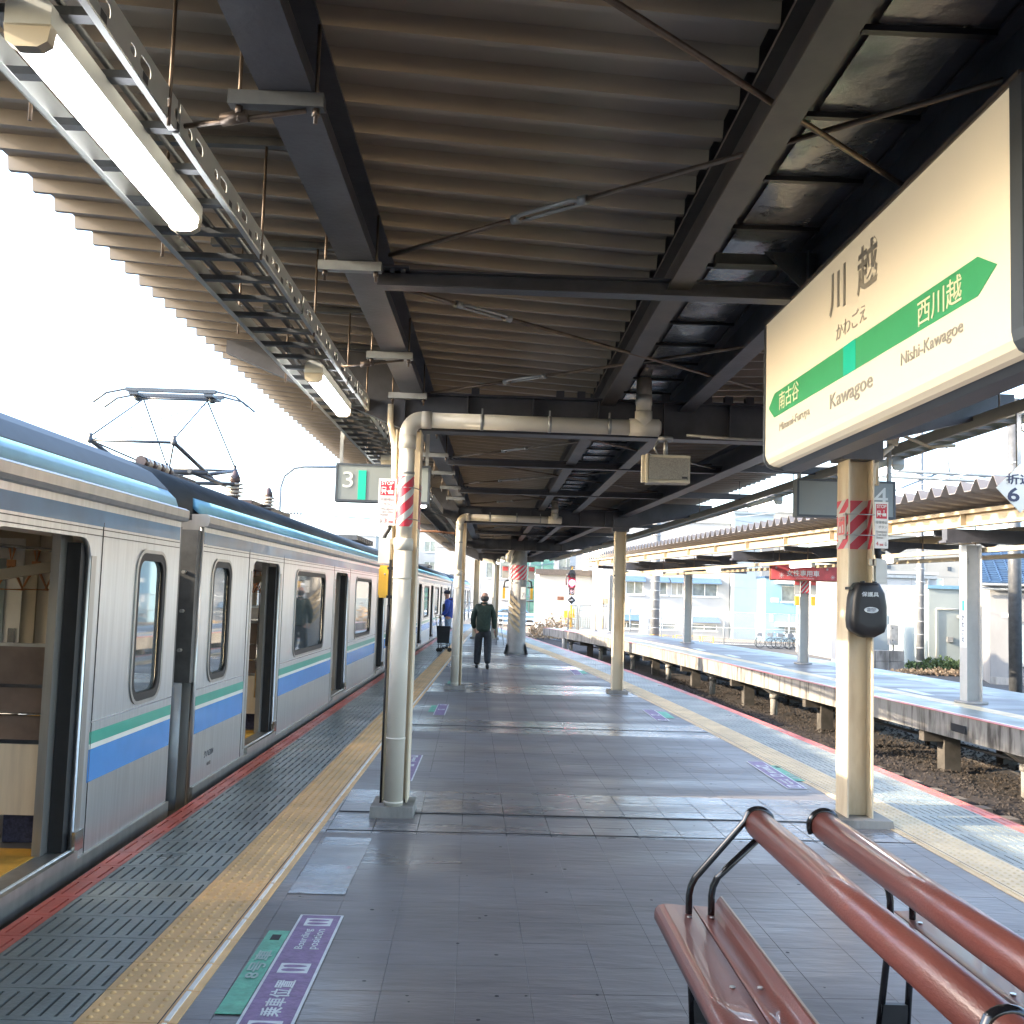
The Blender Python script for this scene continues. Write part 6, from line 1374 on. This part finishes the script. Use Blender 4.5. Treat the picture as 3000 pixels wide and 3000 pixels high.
for n_, lab, x, y, w, h, m, wn in FB:
    def exf(t, F, n_=n_, w=w, h=h):
        if n_ == 'low_shed':
            b = MB(); b.hexa([F(-.3, -.4, h-.1), F(w+.3, -.4, h-.1), F(w+.3, -.001, h-.1), F(-.3, -.001, h-.1), F(-.3, -.4, h+.35), F(w+.3, -.4, h+.35), F(w+.3, -.001, h+.35), F(-.3, -.001, h+.35)]); b.build('roof_edge', 'steel_brown', t)
            for i in range(14): b = MB(); b.hexa([F(2.2, -.06, -1.1+i*.15), F(7.6, -.06, -1.1+i*.15), F(7.6, -.001, -1.1+i*.15), F(2.2, -.001, -1.1+i*.15), F(2.2, -.03, -.97+i*.15), F(7.6, -.03, -.97+i*.15), F(7.6, -.001, -.97+i*.15), F(2.2, -.001, -.97+i*.15)]); b.build('shutter_slat', 'wall_panel', t)
        if n_ == 'green_mesh_building':
            b = MB()
            for i in range(6): b.tube([F(i*1.5, -.4, -1), F(i*1.5, -.4, h)], .06, 5)
            for j in range(6): b.tube([F(0, -.4, 1+j*1.9), F(7.5, -.4, 1+j*1.9)], .06, 5); b.tube([F(0, -.45, 1+j*1.9), F(7.5, -.45, (j+1)*1.9)], .05, 5)
            b.build('scaffold', 'pole_steel', t)
        if n_ == 'corrugated_fence_shed': seams(t, F, w, -1.4, h, 22, 1)
    facade(n_, lab, 'building', x, y, 0, w, h, 8, m, wn, extra=exf)
hl = thing('arched_hall', 'pale blue barrel roofed hall showing above the train roof', 'building', (-48, 118, gy))
arc = [(-50+0, 3.0)]+[(-50+13*math.cos(a)+0, 3.0+4.6*math.sin(a)) for a in [PI-PI*k/16 for k in range(17)]]
b = MB(); b.prism([(-63, gy), (-37, gy)]+[(-50+13*math.cos(a), 3.5+5.0*math.sin(a)) for a in [PI*k/16 for k in range(17)]], lambda a, c, t: (a+17.5, t, c), 110, 150); b.build('barrel_roof', 'wall_panel', hl)
b = MB()
for q in (.25, .5, .75): 
    z = 3.5+5.0*q; hw = 13*math.sqrt(1-q*q); b.box((-32.5-hw, 109.9, z-.06), (-32.5+hw, 109.99, z+.06))
b.build('cladding_joint', 'pole_steel', hl)
# fence, bicycles
fn = thing('mesh_fence', 'tall wire mesh fence behind the opposite platform', 'fence', (16, 64, gy))
fl = lambda x: 66+(x-10)*-.30
for x in np.arange(9, 26.5, 1.9):
    b = MB(); b.tube([(x, fl(x), gy), (x, fl(x), gy+2.1)], .04, 6); b.build('post', 'chain_link', fn)
for z in (2.08, 1.1, .1):
    b = MB(); b.tube([(9, fl(9), gy+z), (26.1, fl(26.1), gy+z)], .025, 5); b.build('rail', 'chain_link', fn)
b = MB(); L = 17.1
for i in range(150):
    for s in (1, -1):
        x0 = 9+L*i/150; x1 = x0+s*2.0
        if 9 <= x1 <= 26.1: b.bar((x0, fl(x0), gy+.1), (x1, fl(x1), gy+2.08), .008, .008)
b.build('wire_mesh', 'chain_link', fn, kind='stuff')
def bicycle(label, x, y, rz, m):
    t = thing('bicycle', label, 'bicycle', (x, y, gy), rz, group='bicycles parked before the light blue building')
    for yy in (-.52, .52):
        w = MB(); c = [(0, yy+.31*math.cos(a), .33+.31*math.sin(a)) for a in [2*PI*k/16 for k in range(17)]]; w.tube(c, .02, 5, cap=False)
        for k in range(6): w.tube([(0, yy, .33), (0, yy+.3*math.cos(k*PI/3), .33+.3*math.sin(k*PI/3))], .006, 4)
        w.build('wheel', 'bike_dark', t, local=True)
    b = MB(); b.tube([(0, -.52, .33), (0, -.1, .32), (0, -.2, .75), (0, .38, .72), (0, -.1, .32)], .02, 5); b.tube([(0, .52, .33), (0, .36, .95)], .018, 5); b.tube([(0, -.52, .33), (0, -.2, .75)], .014, 5); b.build('frame', m, t, local=True)
    b = MB(); b.tube([(-.25, .28, 1.0), (0, .37, .96), (.25, .28, 1.0)], .014, 5); b.build('handlebar', 'bike_silver', t, local=True)
    b = MB(); b.ball((0, -.22, .82), .09, 8, 5, (.8, 1.4, .4)); b.build('saddle', 'black', t, local=True)
    b = MB(); b.prism([(-.15, .42), (.15, .42), (.17, .72), (-.17, .72)], lambda a, c, t_: (a, c, t_), .72, .94); b.build('basket', 'bike_silver', t, local=True)
    return t
bpro = bicycle('silver bicycle, leftmost of the parked row', 16.8, 62.0, R(95), 'bike_silver')
BL = ['%s bicycle from the left end of the row parked before the blue building' % w for w in ('second', 'third', 'fourth', 'fifth', 'sixth', 'seventh', 'eighth', 'ninth', 'tenth', 'eleventh')]+['', 'bicycle just right of the bright red covered one', 'third bicycle from the right end of the row', 'bicycle at the right end of the row beside the near right column']
spots = [17.5, 18.0, 18.5, 19.1, 19.7, 20.9, 21.5, 22.1, 22.6, 23.1, 24.0, 25.6, 26.1, 26.6]
for i, x in enumerate(spots):
    if i == 10: bicycle('bicycle with bright red cover right of the striped column', x, 61.6, R(60), 'bike_red'); continue
    c = copy_tree(bpro); c.location = (x, 62.0-.25*(i % 3), gy); c.rotation_euler = (0, 0, R(70+rr_.uniform(-25, 35)))
    c['label'] = BL[i]
c0 = thing('child_seat', 'red cover on a bicycle standing before the blue building', 'cover', (24.05, 61.4, gy)); b = MB(); b.ball((24.05, 61.4, gy+.75), .27, 10, 7, (.9, .9, 1.5)); b.build('cover', 'bike_red', c0)
bpro['label'] = 'bicycle parked at the left end of the crowded row, under the pink sign end'
# lineside things
for lab, x0, x1, y0, y1, z0, z1, m, nm, ct in (
    ('pale metal equipment cabinet right of the near right column', 16.1, 17.55, 45, 46.2, -.55, 1.25, 'wall_panel', 'cabinet', 'cabinet'),
    ('white metal cabinet edge beside the near right column', 15.3, 16.05, 45.2, 46, -1.1, 1.2, 'wall_white', 'cabinet', 'cabinet'),
    ('small grey meter box on a post left of the dark pole', 17.0, 17.35, 43.5, 43.8, .0, .85, 'galv', 'meter_box', 'box'),
    ('white control cabinet on the fence left of the far banded pole', 9.1, 9.55, 62.2, 62.8, -1.1, 1.0, 'white_paint', 'cabinet', 'cabinet')):
    t = thing(nm, lab, ct, ((x0+x1)/2, (y0+y1)/2, gy)); MB().box((x0, y0, z0), (x1, y1, z1)).build('body', m, t); MB().box((x0+.04, y0-.02, z0+.08), (x1-.04, y0-.001, z1-.08)).build('door', m, t)
    if nm == 'meter_box': MB().tube([((x0+x1)/2, y0+.1, gy), ((x0+x1)/2, y0+.1, z0)], .04, 6).build('post', 'galv_dark', t)
    for zz in (.2, .8): MB().box((x0+.08, y0-.04, z0+(z1-z0)*zz), (x0+.12, y0-.021, z0+(z1-z0)*zz+.06)).build('hinge', 'galv_dark', t)
cb = thing('concrete_block_wall', 'stained low concrete block wall left of the dark pole', 'wall', (17, 43.5, gy))
for j in range(2):
    for i in range(3): MB().box((15.6+i*.62+.01, 43.1, gy+j*.45+.005), (16.2+i*.62, 43.6, gy+j*.45+.44)).build('block', 'concrete', cb)
for i in range(6):
    x = 9.0+i*.75; t = thing('guard_rail', ['yellow guard rail left of the far banded pole', 'yellow guard rail right under the far banded pole', 'yellow guard rail between pole and fence'][i % 3] if i < 3 else ['fourth yellow guard rail counted from the left along the fence', 'rightmost yellow guard rail along the fence', ''][i-3], 'guard rail', (x, 58, gy), group='yellow guard rails below the fence')
    if i > 4: bpy.data.objects.remove(t); continue
    b = MB(); b.tube([(x, 58, gy), (x, 58, gy+.75), (x+.6, 58, gy+.75), (x+.6, 58, gy)], .03, 6); b.tube([(x, 58, gy+.4), (x+.6, 58, gy+.4)], .02, 6); b.build('rail', 'yellow_paint', t)
def clump(name, label, cat, cx, cy, rx, ry, h, n, m, wide=.03, seed=1):
    r_ = random.Random(seed); b = MB()
    for i in range(n):
        a = r_.uniform(0, 2*PI); q = math.sqrt(r_.random()); x = cx+rx*q*math.cos(a); y = cy+ry*q*math.sin(a); z = gy+r_.uniform(0, h*(1-q*.5)); w = r_.uniform(.5, 1.4)*wide; d = Vector((r_.uniform(-1, 1), r_.uniform(-1, 1), r_.uniform(.1, 1.6))).normalized(); s = d.cross(Vector((r_.uniform(-1, 1), r_.uniform(-1, 1), .3))).normalized(); p = Vector((x, y, z)); l = w*r_.uniform(2, 4)
        b.add([p-s*w*.3, p+d*l*.5-s*w, p+d*l, p+d*l*.5+s*w], [(0, 1, 2, 3)])
    return b.build(name, m, None, label=label, cat=cat, kind='stuff')
clump('weeds', 'green weeds at the foot of the dark pole and door building', 'weeds', 18.9, 42.6, 1.6, .6, .75, 1500, 'leaf', .045, 2)
clump('weeds', 'sparse green weeds before the pale blue door', 'weeds', 20.3, 42.2, .9, .4, .45, 500, 'leaf', .045, 3)
clump('dry_grass', 'dry straw grass along the opposite platform back edge', 'grass', 19.3, 42.0, 3.0, .5, .25, 1500, 'reed', .04, 4)
for i, (x, y, h) in enumerate(((3.9, 66, 1.7), (4.9, 67, 2.1), (3.0, 66, 1.2), (1.8, 70, 1.4))):
    clump('reed_clump', ['dry orange reed clump left of the signal base', 'tallest dry reed plume beside the signal', 'small dry reed clump near the rails', 'dry reeds behind the big concrete column'][i], 'reeds', x, y, .55, .4, h, 420, 'reed', .05, 20+i)
mk = thing('track_marker', 'short white round post beside the far rails', 'marker', (3.2, 47.0, gy)); b = MB(); b.tube([(3.55, 49, gy), (3.55, 49, .1), (3.55, 49, .18)], [.12, .12, .07], 12); b.build('post', 'white_paint', mk)
for i, (x, y, rz, m) in enumerate(((-1.5, 90, .2, 'car_white'), (2.2, 93, 0, 'car_blue'))):
    t = thing('parked_car', ['pale parked car beyond the platform end', 'blue parked car behind the big column'][i], 'car', (x, y, gy), rz)
    b = MB(); b.prism([(-2.1, .3), (2.1, .3), (2.15, .8), (1.5, .95), (.9, 1.5), (-1.2, 1.5), (-1.9, 1.0), (-2.15, .9)], lambda a, c, q: (a, q, c), -.8, .8); b.build('body', m, t, local=True)
    b = MB(); b.prism([(1.35, .98), (.85, 1.42), (-1.1, 1.42), (-1.7, 1.0)], lambda a, c, q: (a, q, c), -.81, .81); b.build('windows', 'glass_dark', t, local=True)
    for xx in (-1.3, 1.3):
        b = MB(); b.tube([(xx, -.82, .32), (xx, -.6, .32)], .32, 14); b.tube([(xx, .6, .32), (xx, .82, .32)], .32, 14); b.build('wheel', 'rubber', t, local=True)
gr = thing('lineside_guardrail', 'white multi bar guard rail beyond the far platform end', 'guard rail', (-1, 80, gy))
for z in (.5, .85, 1.2):
    b = MB(); b.box((-6, 80, gy+z), (4, 80.06, gy+z+.14)); b.build('rail', 'white_paint', gr)
b = MB()
for x in np.arange(-5.5, 4, 1.6): b.box((x, 80.07, gy), (x+.1, 80.15, gy+1.35))
b.build('post', 'galv', gr)
pr_ = thing('platform_end_fence', 'pale bar fence at the far end of the near platform behind the walking man', 'railing', (-1, 54.2, 0))
for i, (a, c) in enumerate(((-1.45, -.75), (-.65, .0))):
    b = MB(); b.tube([(a, 54.2, 0), (a, 54.2, 1.1), (a+.06, 54.2, 1.17), (c-.06, 54.2, 1.17), (c, 54.2, 1.1), (c, 54.2, 0)], .025, 7); b.build('frame', 'cream', pr_)
    for x in np.arange(a+.1, c-.03, .11): MB().tube([(x, 54.2, .1), (x, 54.2, 1.15)], .01, 5).build('bar', 'cream', pr_)

# litter of platform details: gum spots, stains, a drain cover
r_ = random.Random(11); b = MB()
for i in range(240):
    y_ = 3.7+r_.random()**1.6*16; x_ = r_.uniform(xl(y_)+1.2, xr(y_)-1.2); rr_0 = r_.uniform(.004, .012); n_ = 7
    b.add([(x_+rr_0*math.cos(2*PI*k/n_)*r_.uniform(.7, 1.2), y_+rr_0*math.sin(2*PI*k/n_)*r_.uniform(.7, 1.2), .0014) for k in range(n_)], [tuple(range(n_))])
b.build('gum_spots', 'slot_dark', pf, kind='stuff')
